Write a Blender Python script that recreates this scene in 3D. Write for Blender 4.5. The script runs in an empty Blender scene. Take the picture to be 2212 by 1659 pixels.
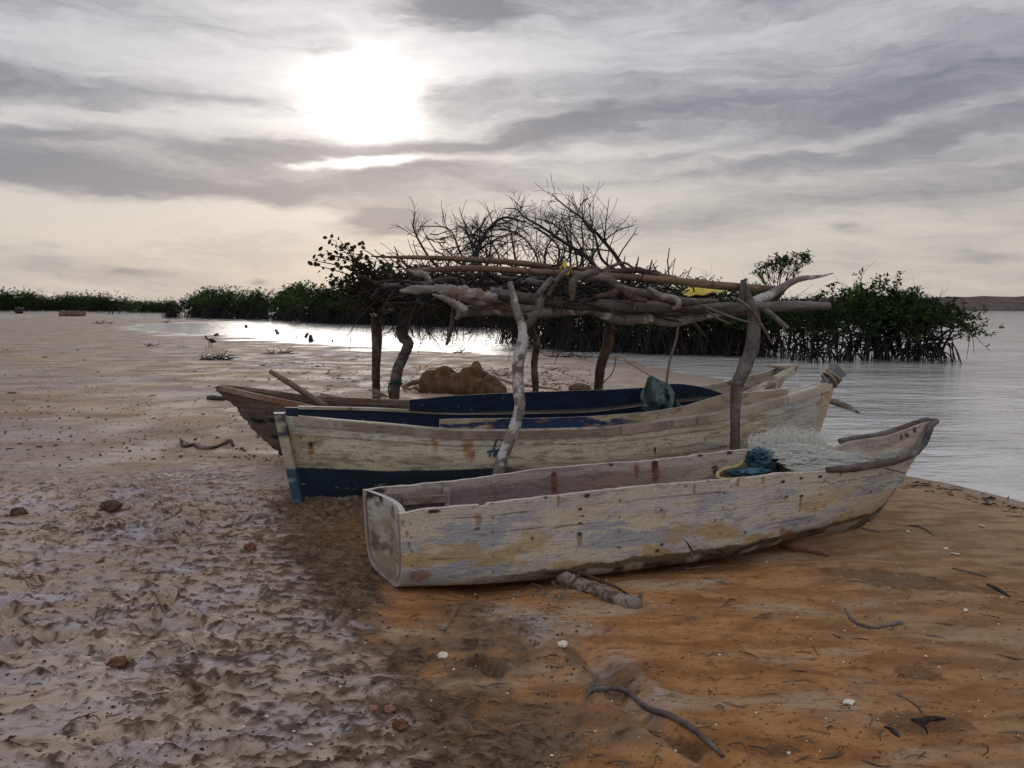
import bpy, math, random
import numpy as np
from mathutils import Vector

# ------------------------------------------------------------------ camera, sky, sun, exposure
sc = bpy.context.scene
VW, VH, FPX = 2212.0, 1659.0, 1671.0          # picture frame units used to read positions off the photograph
CAM_H, HORIZON = 1.5, 660.0
TH = math.atan((VH / 2 - HORIZON) / FPX)
cd = bpy.data.cameras.new("camera")
cam = bpy.data.objects.new("camera", cd)
sc.collection.objects.link(cam)
cam.location = (0, 0, CAM_H)
cam.rotation_euler = (math.pi / 2 - TH, 0, 0)
cd.sensor_width = 36.0
cd.lens = 36.0 * FPX / VW
cd.clip_start = 0.05
cd.clip_end = 20000
sc.camera = cam

def ray(px, py):
    a = (px - VW / 2) / FPX; b = (VH / 2 - py) / FPX
    return np.array([a, math.cos(TH) + math.sin(TH) * b, -math.sin(TH) + math.cos(TH) * b])
def at(px, py, Y):
    """the world point seen at (px,py) that stands Y metres out"""
    d = ray(px, py)
    return np.array([0, 0, CAM_H]) + d * (Y / d[1])
def onground(px, py, z=0.0):
    d = ray(px, py)
    return np.array([0, 0, CAM_H]) + d * ((z - CAM_H) / d[2])
def proj(P):
    P = np.asarray(P, float) - np.array([0, 0, CAM_H])
    f = P[..., 1] * math.cos(TH) - P[..., 2] * math.sin(TH)
    u = P[..., 1] * math.sin(TH) + P[..., 2] * math.cos(TH)
    return VW / 2 + FPX * P[..., 0] / f, VH / 2 - FPX * u / f
def azel(px, py):
    d = ray(px, py); d = d / np.linalg.norm(d)
    return math.atan2(d[0], d[1]), math.asin(d[2])

SUN_AZ, SUN_EL = azel(785, 208)

sc.view_settings.view_transform = 'Standard'
sc.view_settings.look = 'None'
sc.view_settings.gamma = 1
sc.view_settings.use_curve_mapping = False
sc.view_settings.exposure = 0.0

world = bpy.data.worlds.new("World"); sc.world = world
world.use_nodes = True
class NT:
    """small helper to write node trees"""
    def __init__(s, tree):
        s.t = tree; s.n = tree.nodes; s.l = tree.links
    def new(s, typ, **kw):
        n = s.n.new(typ)
        for k, v in kw.items(): setattr(n, k, v)
        return n
    def put(s, sock, v):
        if isinstance(v, bpy.types.NodeSocket): s.l.new(v, sock)
        elif v is not None:
            if isinstance(v, (tuple, list)) and len(v) == 3 and sock.type == 'RGBA': v = (*v, 1)
            sock.default_value = v
    def math(s, op, a, b=None, c=None, clamp=False):
        n = s.new('ShaderNodeMath', operation=op, use_clamp=clamp)
        for i, v in enumerate((a, b, c)):
            if v is not None: s.put(n.inputs[i], v)
        return n.outputs[0]
    def vmath(s, op, a, b=None, out=0):
        n = s.new('ShaderNodeVectorMath', operation=op)
        s.put(n.inputs[0], a)
        if b is not None: s.put(n.inputs[1], b)
        return n.outputs[out]
    def mix(s, f, a, b, mode='MIX'):
        n = s.new('ShaderNodeMix', data_type='RGBA', blend_type=mode)
        n.clamp_factor = True
        s.put(n.inputs[0], f); s.put(n.inputs[6], a); s.put(n.inputs[7], b)
        return n.outputs[2]
    def noise(s, vec, scale, detail=4, rough=0.55, dist=0.0, out=0):
        n = s.new('ShaderNodeTexNoise')
        n.inputs['Scale'].default_value = scale; n.inputs['Detail'].default_value = detail
        n.inputs['Roughness'].default_value = rough; n.inputs['Distortion'].default_value = dist
        if vec is not None: s.l.new(vec, n.inputs['Vector'])
        return n.outputs[out]
    def mapping(s, vec, loc=(0, 0, 0), rot=(0, 0, 0), scale=(1, 1, 1), kind='POINT'):
        n = s.new('ShaderNodeMapping', vector_type=kind)
        s.l.new(vec, n.inputs[0]); n.inputs[1].default_value = loc
        n.inputs[2].default_value = rot; n.inputs[3].default_value = scale
        return n.outputs[0]
    def ramp(s, f, stops, interp='LINEAR'):
        n = s.new('ShaderNodeValToRGB'); cr = n.color_ramp; cr.interpolation = interp
        while len(cr.elements) < len(stops): cr.elements.new(0.5)
        for e, (p, c) in zip(cr.elements, stops):
            e.position = p; e.color = (c, c, c, 1) if isinstance(c, (int, float)) else (*c, 1)
        s.put(n.inputs[0], f)
        return n.outputs[0]
    def smooth(s, v, lo, hi, a=0.0, b=1.0):
        n = s.new('ShaderNodeMapRange', interpolation_type='SMOOTHSTEP')
        s.put(n.inputs[0], v)
        for i, x in zip((1, 2, 3, 4), (lo, hi, a, b)): n.inputs[i].default_value = x
        return n.outputs[0]

def build_world():
    w = NT(world.node_tree); w.n.clear()
    out = w.new('ShaderNodeOutputWorld'); bg = w.new('ShaderNodeBackground')
    w.l.new(bg.outputs[0], out.inputs[0])
    sky = w.new('ShaderNodeTexSky', sky_type='NISHITA')
    sky.sun_disc = False
    sky.sun_elevation = SUN_EL; sky.sun_rotation = SUN_AZ
    sky.air_density = 1.0; sky.dust_density = 2.0
    tc = w.new('ShaderNodeTexCoord')
    d = tc.outputs['Generated']
    sep = w.new('ShaderNodeSeparateXYZ'); w.l.new(d, sep.inputs[0])
    az = w.math('ARCTAN2', sep.outputs[0], sep.outputs[1])
    el = w.math('ARCSINE', sep.outputs[2])
    comb = w.new('ShaderNodeCombineXYZ')
    w.l.new(az, comb.inputs[0]); w.l.new(el, comb.inputs[1])
    ae = comb.outputs[0]
    # natural edges: the cloud field is stirred by two noises, wide along the horizon
    wn = w.noise(w.mapping(ae, scale=(2.2, 9.0, 1)), 1.6, 4, 0.55, out=1)
    warp = w.vmath('MULTIPLY', w.vmath('SUBTRACT', wn, (0.5, 0.5, 0.5)), (0.16, 0.075, 0))
    wn2 = w.noise(w.mapping(ae, scale=(8.0, 26.0, 1)), 2.0, 4, 0.6, out=1)
    warp2 = w.vmath('MULTIPLY', w.vmath('SUBTRACT', wn2, (0.5, 0.5, 0.5)), (0.055, 0.022, 0))
    q = w.vmath('ADD', w.vmath('ADD', ae, warp), warp2)
    def blobs(lst, vec):
        acc = None
        for px, py, sx, sy, rot, amp in lst:
            a0, e0 = azel(px, py)
            m = w.mapping(vec, loc=(a0, e0, 0), rot=(0, 0, math.radians(rot)), scale=(sx / FPX, sy / FPX, 1), kind='TEXTURE')
            g = w.math('EXPONENT', w.math('MULTIPLY', w.vmath('DOT_PRODUCT', m, m, out=1), -1.0))
            acc = w.math('MULTIPLY', g, amp) if acc is None else w.math('MULTIPLY_ADD', g, amp, acc)
        return acc
    dark = blobs(SKY_DARK, q)
    lite = blobs(SKY_LITE, q)
    # streaky high cloud everywhere (wide soft bands that lift to the right)
    st = w.mapping(q, rot=(0, 0, math.radians(-5)), scale=(1.5, 10.0, 1))
    f1 = w.noise(st, 1.5, 6, 0.55, 0.3)
    f2 = w.noise(w.mapping(q, rot=(0, 0, math.radians(-8)), scale=(4.0, 30.0, 1)), 1.3, 5, 0.6)
    f3 = w.noise(w.mapping(q, rot=(0, 0, math.radians(-6)), scale=(7.0, 34.0, 1)), 2.4, 6, 0.62, 0.4)
    band = w.math('ADD', w.math('MULTIPLY', w.math('SUBTRACT', f1, 0.5), 1.5), w.math('ADD', w.math('MULTIPLY', w.math('SUBTRACT', f2, 0.5), 1.15), w.math('MULTIPLY', w.math('SUBTRACT', f3, 0.5), 0.75)))
    dens = w.math('ADD', w.math('SUBTRACT', dark, lite), w.math('ADD', w.math('MULTIPLY', band, 0.75), 0.30))
    dens = w.smooth(dens, -0.12, 1.0)
    # colour of the cloud veil: cream low down, grey lilac higher
    hi = w.smooth(el, 0.02, 0.30)
    lightc = w.mix(hi, SKY_LOW, SKY_HIGH)
    darkc = w.mix(hi, (0.315, 0.30, 0.32), (0.20, 0.207, 0.255))
    veil = w.mix(dens, lightc, darkc)
    # the sun behind the veil
    sd = (math.sin(SUN_AZ) * math.cos(SUN_EL), math.cos(SUN_AZ) * math.cos(SUN_EL), math.sin(SUN_EL))
    qd = w.vmath('ADD', d, w.vmath('MULTIPLY', warp2, (1.0, 0.0, 1.0)))
    diff = w.vmath('SUBTRACT', d, sd)
    diff = w.vmath('MULTIPLY', diff, (0.74, 1.0, 1.12))
    warps = w.new('ShaderNodeCombineXYZ')
    sw = w.new('ShaderNodeSeparateXYZ'); w.l.new(w.vmath('ADD', warp, w.vmath('MULTIPLY', warp2, (2, 2, 2))), sw.inputs[0])
    w.l.new(w.math('MULTIPLY', sw.outputs[0], 0.45), warps.inputs[0]); w.l.new(w.math('MULTIPLY', sw.outputs[1], 0.9), warps.inputs[2])
    diff = w.vmath('ADD', diff, warps.outputs[0])
    r2 = w.vmath('DOT_PRODUCT', diff, diff, out=1)
    core = w.math('EXPONENT', w.math('DIVIDE', r2, -0.0014))
    halo = w.math('EXPONENT', w.math('DIVIDE', r2, -0.013))
    wide = w.math('EXPONENT', w.math('DIVIDE', r2, -0.16))
    thin = w.math('SUBTRACT', 1.0, w.math('MULTIPLY', dens, 0.75))
    glow = w.math('ADD', w.math('MULTIPLY', core, 1.7), w.math('MULTIPLY', w.math('ADD', w.math('MULTIPLY', halo, 0.34), w.math('MULTIPLY', wide, 0.10)), thin))
    brk = blobs([(795, 352, 95, 13, 0, 0.75), (850, 345, 60, 8, 0, 0.3), (785, 125, 50, 40, 0, 0.10)], q)
    glow = w.math('ADD', glow, brk)
    gcol = w.new('ShaderNodeMix', data_type='RGBA', blend_type='MULTIPLY')
    gcol.inputs[0].default_value = 1; gcol.inputs[6].default_value = (1.0, 0.97, 0.93, 1)
    gl = w.new('ShaderNodeCombineXYZ')
    for i in range(3): w.l.new(glow, gl.inputs[i])
    w.l.new(gl.outputs[0], gcol.inputs[7])
    # sky gain raised overhead and behind the viewer to light the scene
    up = w.smooth(el, 0.42, 1.1, 1.0, 1.75)
    bk = w.smooth(sep.outputs[1], 0.45, -0.6, 0.0, 1.0)
    gain = w.math('ADD', up, w.math('MULTIPLY', bk, 0.50))
    vg = w.vmath('SCALE', veil, None); w.l.new(gain, vg.node.inputs[3])
    tot = w.mix(1.0, vg, gcol.outputs[2], 'ADD')
    tens = w.vmath('SCALE', tot, None); tens.node.inputs[3].default_value = 1 / 0.1
    fin = w.mix(0.975, sky.outputs[0], tens)
    w.l.new(fin, bg.inputs[0])
    bg.inputs[1].default_value = 0.1

SKY_LOW, SKY_HIGH = (0.625, 0.565, 0.49), (0.555, 0.545, 0.575)
SKY_DARK = [  # px, py, half width, half height, tilt, weight
    (210, 392, 280, 28, 0, 0.70), (120, 180, 320, 26, 0, 0.42), (50, 285, 240, 26, 2, 0.42), (0, 345, 300, 25, 0, 0.35),
    (610, 322, 190, 26, 3, 0.65), (730, 398, 330, 34, 2, 0.60), (1010, 300, 230, 17, 7, 0.75), (1450, 240, 430, 34, 8, 0.45),
    (1750, 330, 520, 42, 6, 0.55), (2000, 190, 420, 45, 6, 0.40), (1300, 200, 200, 30, 4, 0.30), (1990, 400, 360, 26, 4, 0.35),
    (822, 478, 85, 24, 6, 1.25), (985, 10, 120, 36, -4, 1.3), (690, 95, 60, 16, 0, 0.40), (1500, 20, 500, 60, 4, 0.22),
    (300, 583, 50, 9, 0, 0.45), (580, 597, 22, 9, 0, 0.5), (1812, 500, 42, 14, 0, 0.5), (2110, 548, 55, 16, 0, 0.35),
    (1160, 480, 220, 24, 0, 0.35), (1600, 470, 250, 22, 2, 0.25), (1000, 225, 120, 20, 5, 0.3), (250, 60, 500, 40, -4, 0.15), (880, 370, 90, 16, 0, 0.55)]
SKY_LITE = [
    (180, 475, 420, 36, 0, 0.55), (790, 353, 120, 16, 0, 0.85), (300, 245, 300, 24, 2, 0.35), (350, 120, 350, 40, 0, 0.35),
    (1850, 285, 420, 16, 6, 0.55), (1500, 395, 420, 24, 5, 0.35), (1250, 330, 260, 14, 5, 0.35), (800, 130, 260, 70, 0, 0.35),
    (1300, 100, 420, 50, 4, 0.25), (1500, 560, 500, 40, 0, 0.2)]
build_world()

sl = bpy.data.lights.new("sun", 'SUN'); sl.energy = 1.1; sl.angle = math.radians(22); sl.color = (1.0, 0.93, 0.84)
so = bpy.data.objects.new("sun", sl); sc.collection.objects.link(so)
sd_ = Vector((math.sin(SUN_AZ) * math.cos(SUN_EL), math.cos(SUN_AZ) * math.cos(SUN_EL), math.sin(SUN_EL)))
so.rotation_euler = sd_.to_track_quat('Z', 'Y').to_euler()
so.location = (-8, 30, 14)

# ------------------------------------------------------------------ noise, meshes, tags
def _hash(i, j, k, seed):
    n = (i * 374761393 + j * 668265263 + k * 2147483647 + seed * 974634777) & 0xffffffff
    n = ((n ^ (n >> 13)) * 1274126177) & 0xffffffff
    n = ((n ^ (n >> 16)) * 2246822519) & 0xffffffff
    return (n ^ (n >> 15)) & 0xffffffff
def noise3(x, y, z=0.0, seed=0):
    """value-gradient noise about -1..1 on arrays"""
    x, y, z = np.broadcast_arrays(np.asarray(x, float), np.asarray(y, float), np.asarray(z, float))
    xi, yi, zi = np.floor(x).astype(np.int64), np.floor(y).astype(np.int64), np.floor(z).astype(np.int64)
    xf, yf, zf = x - xi, y - yi, z - zi
    u, v, w = [t * t * t * (t * (t * 6 - 15) + 10) for t in (xf, yf, zf)]
    r = 0
    flat = np.all(zf == 0)
    for dz in ((0,) if flat else (0, 1)):
        for dy in (0, 1):
            for dx in (0, 1):
                h = _hash(xi + dx, yi + dy, zi + dz, seed)
                a = (h & 0xffff) / 65536.0 * 2 * math.pi
                cz = ((h >> 16) & 0xff) / 127.5 - 1
                s = np.sqrt(np.maximum(0, 1 - cz * cz)) if not flat else 1.0
                g = np.cos(a) * s * (xf - dx) + np.sin(a) * s * (yf - dy) + (0 if flat else cz * (zf - dz))
                wt = (u if dx else 1 - u) * (v if dy else 1 - v) * (1 if flat else (w if dz else 1 - w))
                r = r + g * wt
    return r * 1.5
def fbm(x, y, z=0.0, oct=4, seed=0, rough=0.5):
    s, a, tot = 0, 1.0, 0
    for o in range(oct):
        k = 2.03 ** o
        s = s + a * noise3(np.asarray(x) * k, np.asarray(y) * k, np.asarray(z) * k, seed + o * 17); tot += a; a *= rough
    return s / tot
def sstep(x, a, b):
    t = np.clip((np.asarray(x, float) - a) / (b - a), 0, 1)
    return t * t * (3 - 2 * t)
def unit(v):
    v = np.asarray(v, float); return v / (np.linalg.norm(v) + 1e-12)

class MB:
    """collects vertices and faces; build() links them as ONE mesh object"""
    def __init__(s): s.v = []; s.f = []; s.c = []; s.n = 0
    def add(s, v, f, col=None):
        v = np.asarray(v, float).reshape(-1, 3)
        if len(v) == 0: return
        s.v.append(v); s.f += [tuple(int(i) + s.n for i in q) for q in f] if not isinstance(f, np.ndarray) else (f + s.n).tolist()
        if col is None: col = np.ones((len(v), 3))
        col = np.asarray(col, float)
        if col.ndim == 1: col = np.tile(col, (len(v), 1))
        s.c.append(col); s.n += len(v)
    def grid(s, P, col=None, flip=False):
        P = np.asarray(P, float); a, b = P.shape[:2]
        idx = np.arange(a * b).reshape(a, b)
        f = np.stack([idx[:-1, :-1], idx[1:, :-1], idx[1:, 1:], idx[:-1, 1:]], -1).reshape(-1, 4)
        if flip: f = f[:, ::-1]
        s.add(P.reshape(-1, 3), f, None if col is None else np.asarray(col).reshape(-1, 3))
    def box(s, c, half, ax=None, taper=1.0, col=None):
        ax = np.eye(3) if ax is None else np.asarray(ax, float)
        v = []
        for z in (-1, 1):
            k = 1.0 if z < 0 else taper
            for x, y in ((-1, -1), (1, -1), (1, 1), (-1, 1)):
                v.append(np.asarray(c) + ax[0] * half[0] * x * k + ax[1] * half[1] * y * k + ax[2] * half[2] * z)
        s.add(v, [(3, 2, 1, 0), (4, 5, 6, 7), (0, 1, 5, 4), (1, 2, 6, 5), (2, 3, 7, 6), (3, 0, 4, 7)], col)
    def tube(s, pts, rad, seg=7, n=None, wob=0.0, seed=0, col=None, ovalz=1.0):
        pts = np.asarray(pts, float)
        if n is None: n = max(len(pts), 2 * len(pts))
        P = spline(pts, n)
        r = np.interp(np.linspace(0, 1, n), np.linspace(0, 1, len(rad)), rad) if np.ndim(rad) else np.full(n, rad)
        T = np.gradient(P, axis=0); T /= np.linalg.norm(T, axis=1)[:, None] + 1e-12
        u = np.cross(T[0], (0, 0, 1.0));
        if np.linalg.norm(u) < 1e-3: u = np.array([1.0, 0, 0])
        u = unit(u); U = np.empty_like(P)
        for i in range(n):
            u = u - T[i] * np.dot(u, T[i]); u = u / (np.linalg.norm(u) + 1e-12); U[i] = u
        V = np.cross(T, U)
        a = np.linspace(0, 2 * math.pi, seg, endpoint=False)
        R = r[:, None] * np.ones(seg)
        if wob:
            R = R * (1 + wob * noise3(np.cos(a)[None] * 1.3 + seed * 7.7, np.sin(a)[None] * 1.3 + seed * 3.1, (np.arange(n) * 0.6)[:, None], seed))
        ring = P[:, None] + R[..., None] * (np.cos(a)[None, :, None] * U[:, None] + ovalz * np.sin(a)[None, :, None] * V[:, None])
        v = np.concatenate([ring.reshape(-1, 3), P[:1], P[-1:]])
        i0 = np.arange(n - 1)[:, None] * seg; j = np.arange(seg)[None]; j2 = (j + 1) % seg
        f = np.stack([i0 + j, i0 + j2, i0 + seg + j2, i0 + seg + j], -1).reshape(-1, 4).tolist()
        e = (n - 1) * seg
        f += [(k, n * seg, (k + 1) % seg) for k in range(seg)]
        f += [(e + k, e + (k + 1) % seg, n * seg + 1) for k in range(seg)]
        s.add(v, f, col)
    def build(s, name, mat, parent=None, org=None, smooth=True, colors=False):
        v = np.concatenate(s.v) if s.v else np.zeros((0, 3))
        if org is None:
            org = np.array(parent['_loc']) if parent is not None and '_loc' in parent else np.zeros(3)
        me = bpy.data.meshes.new(name)
        me.from_pydata((v - np.asarray(org)).tolist(), [], s.f)
        if colors:
            ca = me.color_attributes.new('Col', 'FLOAT_COLOR', 'POINT')
            c = np.concatenate(s.c); c = np.concatenate([c, np.ones((len(c), 1))], 1)
            ca.data.foreach_set('color', c.ravel().astype(np.float32))
        if smooth: me.polygons.foreach_set('use_smooth', [True] * len(me.polygons))
        for m in (mat if isinstance(mat, (list, tuple)) else [mat]): me.materials.append(m)
        me.update()
        o = bpy.data.objects.new(name, me); sc.collection.objects.link(o)
        if parent is not None: o.parent = parent
        else: o.location = org
        return o

def spline(P, n):
    P = np.asarray(P, float)
    if len(P) < 3:
        t = np.linspace(0, 1, n)[:, None]; return P[0] * (1 - t) + P[-1] * t
    Q = np.concatenate([[2 * P[0] - P[1]], P, [2 * P[-1] - P[-2]]])
    seg = np.linalg.norm(np.diff(P, axis=0), axis=1) + 1e-9
    c = np.concatenate([[0], np.cumsum(seg)]); s = np.linspace(0, c[-1], n)
    i = np.clip(np.searchsorted(c, s, side='right') - 1, 0, len(P) - 2)
    t = ((s - c[i]) / seg[i])[:, None]
    a, b, d, e = Q[i], Q[i + 1], Q[i + 2], Q[i + 3]
    return 0.5 * (2 * b + (d - a) * t + (2 * a - 5 * b + 4 * d - e) * t ** 2 + (3 * b - a - 3 * d + e) * t ** 3)

def tag(o, label=None, cat=None, group=None, kind=None):
    if label: o['label'] = label
    if cat: o['category'] = cat
    if group: o['group'] = group
    if kind: o['kind'] = kind
    return o
def thing(name, loc, label, cat, group=None):
    o = bpy.data.objects.new(name, None); sc.collection.objects.link(o)
    o.location = tuple(map(float, loc)); o['_loc'] = tuple(map(float, loc))
    o.empty_display_size = 0.2
    return tag(o, label, cat, group)
def copy_tree(o, loc=None, rz=None, scale=None, label=None, parent=None):
    c = o.copy(); sc.collection.objects.link(c); c.parent = parent
    if loc is not None: c.location = tuple(map(float, loc)); c['_loc'] = tuple(map(float, loc))
    if rz is not None: c.rotation_euler = (0, 0, rz)
    if scale is not None: c.scale = (scale, scale, scale) if np.ndim(scale) == 0 else scale
    if label: c['label'] = label
    for ch in o.children: copy_tree(ch, parent=c)
    return c

# ------------------------------------------------------------------ materials
def material(name, rough=0.85, spec=0.25):
    m = bpy.data.materials.new(name); m.use_nodes = True
    t = NT(m.node_tree); b = t.n['Principled BSDF']
    b.inputs['Roughness'].default_value = rough
    b.inputs['Specular IOR Level'].default_value = spec
    return m, t, b
def bump(t, b, h, strength=0.5, dist=0.01):
    n = t.new('ShaderNodeBump'); n.inputs['Strength'].default_value = strength; n.inputs['Distance'].default_value = dist
    t.l.new(h, n.inputs['Height']); t.l.new(n.outputs[0], b.inputs['Normal'])
def m_wood(name, c0, c1, c2=None, scale=6.0, rough=0.85, stretch=(1, 1, 1), patch=3.0, bs=0.5):
    """weathered timber: two tones in grain streaks, third tone in blotches"""
    m, t, b = material(name, rough, 0.2)
    tc = t.new('ShaderNodeTexCoord'); oc = tc.outputs['Object']
    g = t.noise(t.mapping(oc, scale=stretch), scale, 6, 0.65, 0.4)
    col = t.mix(t.smooth(g, 0.35, 0.66), c0, c1)
    if c2 is not None:
        p = t.noise(oc, patch, 4, 0.6)
        col = t.mix(t.smooth(p, 0.50, 0.58), col, c2)
    fine = t.noise(t.mapping(oc, scale=stretch), scale * 9, 3, 0.6)
    col = t.mix(t.smooth(fine, 0.3, 0.75, 0.0, 0.5), col, tuple(x * 0.55 for x in c0))
    t.l.new(col, b.inputs['Base Color'])
    h = t.math('ADD', g, t.math('MULTIPLY', fine, 0.5))
    bump(t, b, h, bs, 0.012)
    return m
def m_painted(name, rough=0.7, grain=(1.5, 1.5, 14), bs=0.35, spec=0.3):
    """timber whose paint, stain and rust are laid down in the mesh colour layer"""
    m, t, b = material(name, rough, spec)
    a = t.new('ShaderNodeVertexColor', layer_name='Col')
    tc = t.new('ShaderNodeTexCoord'); oc = tc.outputs['Object']
    fine = t.noise(t.mapping(oc, scale=grain), 9, 5, 0.65, 0.3)
    spk = t.noise(oc, 90, 3, 0.6)
    col = t.mix(t.smooth(fine, 0.46, 0.72, 0, 0.28), a.outputs[0], (0.34, 0.31, 0.28), 'MULTIPLY')
    blot = t.noise(t.mapping(oc, scale=(1, 1, 2.2)), 11, 6, 0.7, 0.5)
    col = t.mix(t.smooth(blot, 0.54, 0.66, 0, 0.50), col, (0.40, 0.35, 0.28), 'MULTIPLY')
    col = t.mix(t.smooth(spk, 0.56, 0.68, 0, 0.55), col, (0.35, 0.3, 0.25), 'MULTIPLY')
    t.l.new(col, b.inputs['Base Color'])
    bump(t, b, t.math('ADD', t.math('ADD', fine, t.math('MULTIPLY', blot, 1.2)), t.math('MULTIPLY', spk, 0.4)), bs * 2, 0.008)
    return m
def m_plain(name, c0, c1, scale=8, rough=0.8, spec=0.25, bs=0.2, bd=0.01):
    m, t, b = material(name, rough, spec)
    tc = t.new('ShaderNodeTexCoord')
    g = t.noise(tc.outputs['Object'], scale, 5, 0.6)
    t.l.new(t.mix(t.smooth(g, 0.35, 0.65), c0, c1), b.inputs['Base Color'])
    bump(t, b, g, bs, bd)
    return m
def m_leaf(name, c0, c1, scale=1.6):
    m, t, b = material(name, 0.7, 0.05)
    tc = t.new('ShaderNodeTexCoord')
    g = t.noise(tc.outputs['Object'], scale, 3, 0.6)
    oi = t.new('ShaderNodeObjectInfo')
    g = t.math('ADD', g, t.math('MULTIPLY', t.math('SUBTRACT', oi.outputs['Random'], 0.5), 0.25))
    col = t.mix(t.smooth(g, 0.38, 0.66), c0, c1)
    t.l.new(col, b.inputs['Base Color'])
    tr = t.new('ShaderNodeBsdfTranslucent'); t.l.new(col, tr.inputs[0])
    mx = t.new('ShaderNodeMixShader'); mx.inputs[0].default_value = 0.12
    t.l.new(b.outputs[0], mx.inputs[1]); t.l.new(tr.outputs[0], mx.inputs[2])
    t.l.new(mx.outputs[0], t.n['Material Output'].inputs[0])
    return m

M = {}
M['grey'] = m_wood('grey_driftwood', (0.065, 0.057, 0.054), (0.20, 0.178, 0.17), (0.10, 0.075, 0.058), 7, stretch=(.5, 2, 2), bs=.8)
M['pale'] = m_wood('bleached_driftwood', (0.17, 0.155, 0.15), (0.36, 0.335, 0.32), (0.16, 0.11, 0.08), 6, stretch=(.4, 2, 2))
M['bark'] = m_wood('brown_bark', (0.045, 0.03, 0.022), (0.12, 0.08, 0.06), (0.17, 0.14, 0.12), 7)
M['lichen'] = m_wood('lichen_bark', (0.12, 0.105, 0.095), (0.24, 0.215, 0.20), (0.46, 0.445, 0.43), 7, patch=8)
M['pole'] = m_wood('smooth_pole', (0.13, 0.085, 0.055), (0.22, 0.15, 0.105), (0.10, 0.065, 0.05), 3, stretch=(0.6, 3, 3), bs=0.25)
M['dark'] = m_wood('dark_dead_twigs', (0.022, 0.018, 0.018), (0.055, 0.045, 0.044), None, 6)
M['root'] = m_wood('mangrove_roots', (0.018, 0.016, 0.018), (0.042, 0.036, 0.038), None, 5)
M['plank'] = m_wood('old_planks', (0.15, 0.11, 0.085), (0.30, 0.24, 0.20), (0.20, 0.10, 0.06), 4, stretch=(0.35, 4, 4))
M['paint'] = m_painted('weathered_paint')
M['leaf'] = m_leaf('mangrove_leaves', (0.010, 0.020, 0.006), (0.040, 0.072, 0.015))
M['leaf_dry'] = m_leaf('wilting_leaves', (0.030, 0.030, 0.014), (0.055, 0.048, 0.024), 5)
# ------------------------------------------------------------------ ground and water
WATER_Z = -0.055
def shore_poly():
    pix = [(2300, 1105), (2140, 1066), (2050, 1045), (1960, 1028), (1850, 990), (1740, 935), (1640, 860), (1560, 825), (1480, 806),
           (1400, 788), (1330, 771), (1250, 766), (1170, 761), (1080, 757), (980, 755), (880, 752), (750, 746), (640, 737), (560, 729),
           (500, 723), (420, 722), (350, 717), (305, 711), (290, 707), (325, 700), (400, 697.5), (480, 695.5), (545, 693.5), (545, 692.6),
           (470, 692.2), (400, 690.5), (330, 687.5), (260, 684), (228, 679), (205, 678), (140, 678.5), (60, 677.5), (0, 676.8), (-60, 676.3)]
    p = [onground(a, b, WATER_Z)[:2] for a, b in pix]
    p += [np.array([-140, 120.]), np.array([-400, 60.]), np.array([-400, -300.]), np.array([60, -300.]), np.array([12.0, -2.0])]
    return np.array(p)
POLY = shore_poly()
POND = np.array([onground(a, b, WATER_Z)[:2] for a, b in [(-120, 682.5), (10, 681.5), (66, 683.2), (40, 686.5), (0, 689), (-120, 691)]])
def sdf(x, y, poly):
    """signed distance, positive inside"""
    d = np.full(x.shape, 1e9); ins = np.zeros(x.shape, bool)
    n = len(poly)
    for i in range(n):
        ax, ay = poly[i]; bx, by = poly[(i + 1) % n]
        ex, ey = bx - ax, by - ay
        t = np.clip(((x - ax) * ex + (y - ay) * ey) / (ex * ex + ey * ey + 1e-12), 0, 1)
        d = np.minimum(d, (x - ax - t * ex) ** 2 + (y - ay - t * ey) ** 2)
        c = ((ay > y) != (by > y)) & (x < ex * (y - ay) / (ey + 1e-12) + ax)
        ins ^= c
    return np.sqrt(d) * np.where(ins, 1, -1)
def mud_mask(x, y):
    """1 on the trampled salt-crusted mud at the left, 0 on the smooth orange sand"""
    # the edge runs from behind the near canoe down to the right front
    ex = np.interp(y, [2.0, 2.45, 3.0, 3.6, 4.2, 5.0, 6.0], [0.42, 0.22, 0.02, -0.32, -0.42, -0.3, -0.2])
    n = fbm(x * 1.3, y * 1.3, 0.0, 4, 5)
    n2 = fbm(x * 5, y * 7, 0.0, 4, 6, 0.65)
    m = 1 - sstep(x - ex + n * 1.1 + n2 * 0.45, -0.26, 0.30)
    return m * (1 - sstep(y + n * 0.9, 5.6, 8.0))
def clods(x, y, m):
    """raised brown clods of turned-up mud: thick along the path between the boats and the viewer, thin elsewhere"""
    xc = np.interp(y, [2.2, 3.0, 4.0, 5.2, 6.5], [-0.55, -0.75, -1.05, -1.35, -1.2])
    dens = np.exp(-((x - xc) / 0.75) ** 2) * (1 - sstep(y, 5.6, 6.8)) * 0.9 + 0.30 * np.exp(-((x + 2.3) / 0.9) ** 2 - ((y - 2.5) / 0.8) ** 2)
    dens = dens + 0.95 * fbm(x * 0.9, y * 1.3, 0.0, 3, 61)
    thr = 0.25 - 0.27 * np.clip(dens, 0, 1.1)
    n1 = fbm(x * 9.0 + y * 2.5, y * 14, 0.0, 5, 63, 0.72); n2 = fbm(x * 20, y * 26, 0.0, 3, 65, 0.6)
    v = n1 + 0.35 * n2
    c = sstep(v, thr, thr + 0.07) * m
    # a sparse crop of small lumps on the smooth sand and the far flat
    s = fbm(x * 9, y * 13, 0.0, 4, 67, 0.62) + 0.25 * fbm(x * 1.4, y * 2.0, 0.0, 3, 69)
    c2 = sstep(s, 0.40, 0.50) * (1 - m)
    return np.clip(c + 0.6 * c2, 0, 1), np.clip(0.5 + n2, 0, 1)
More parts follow.
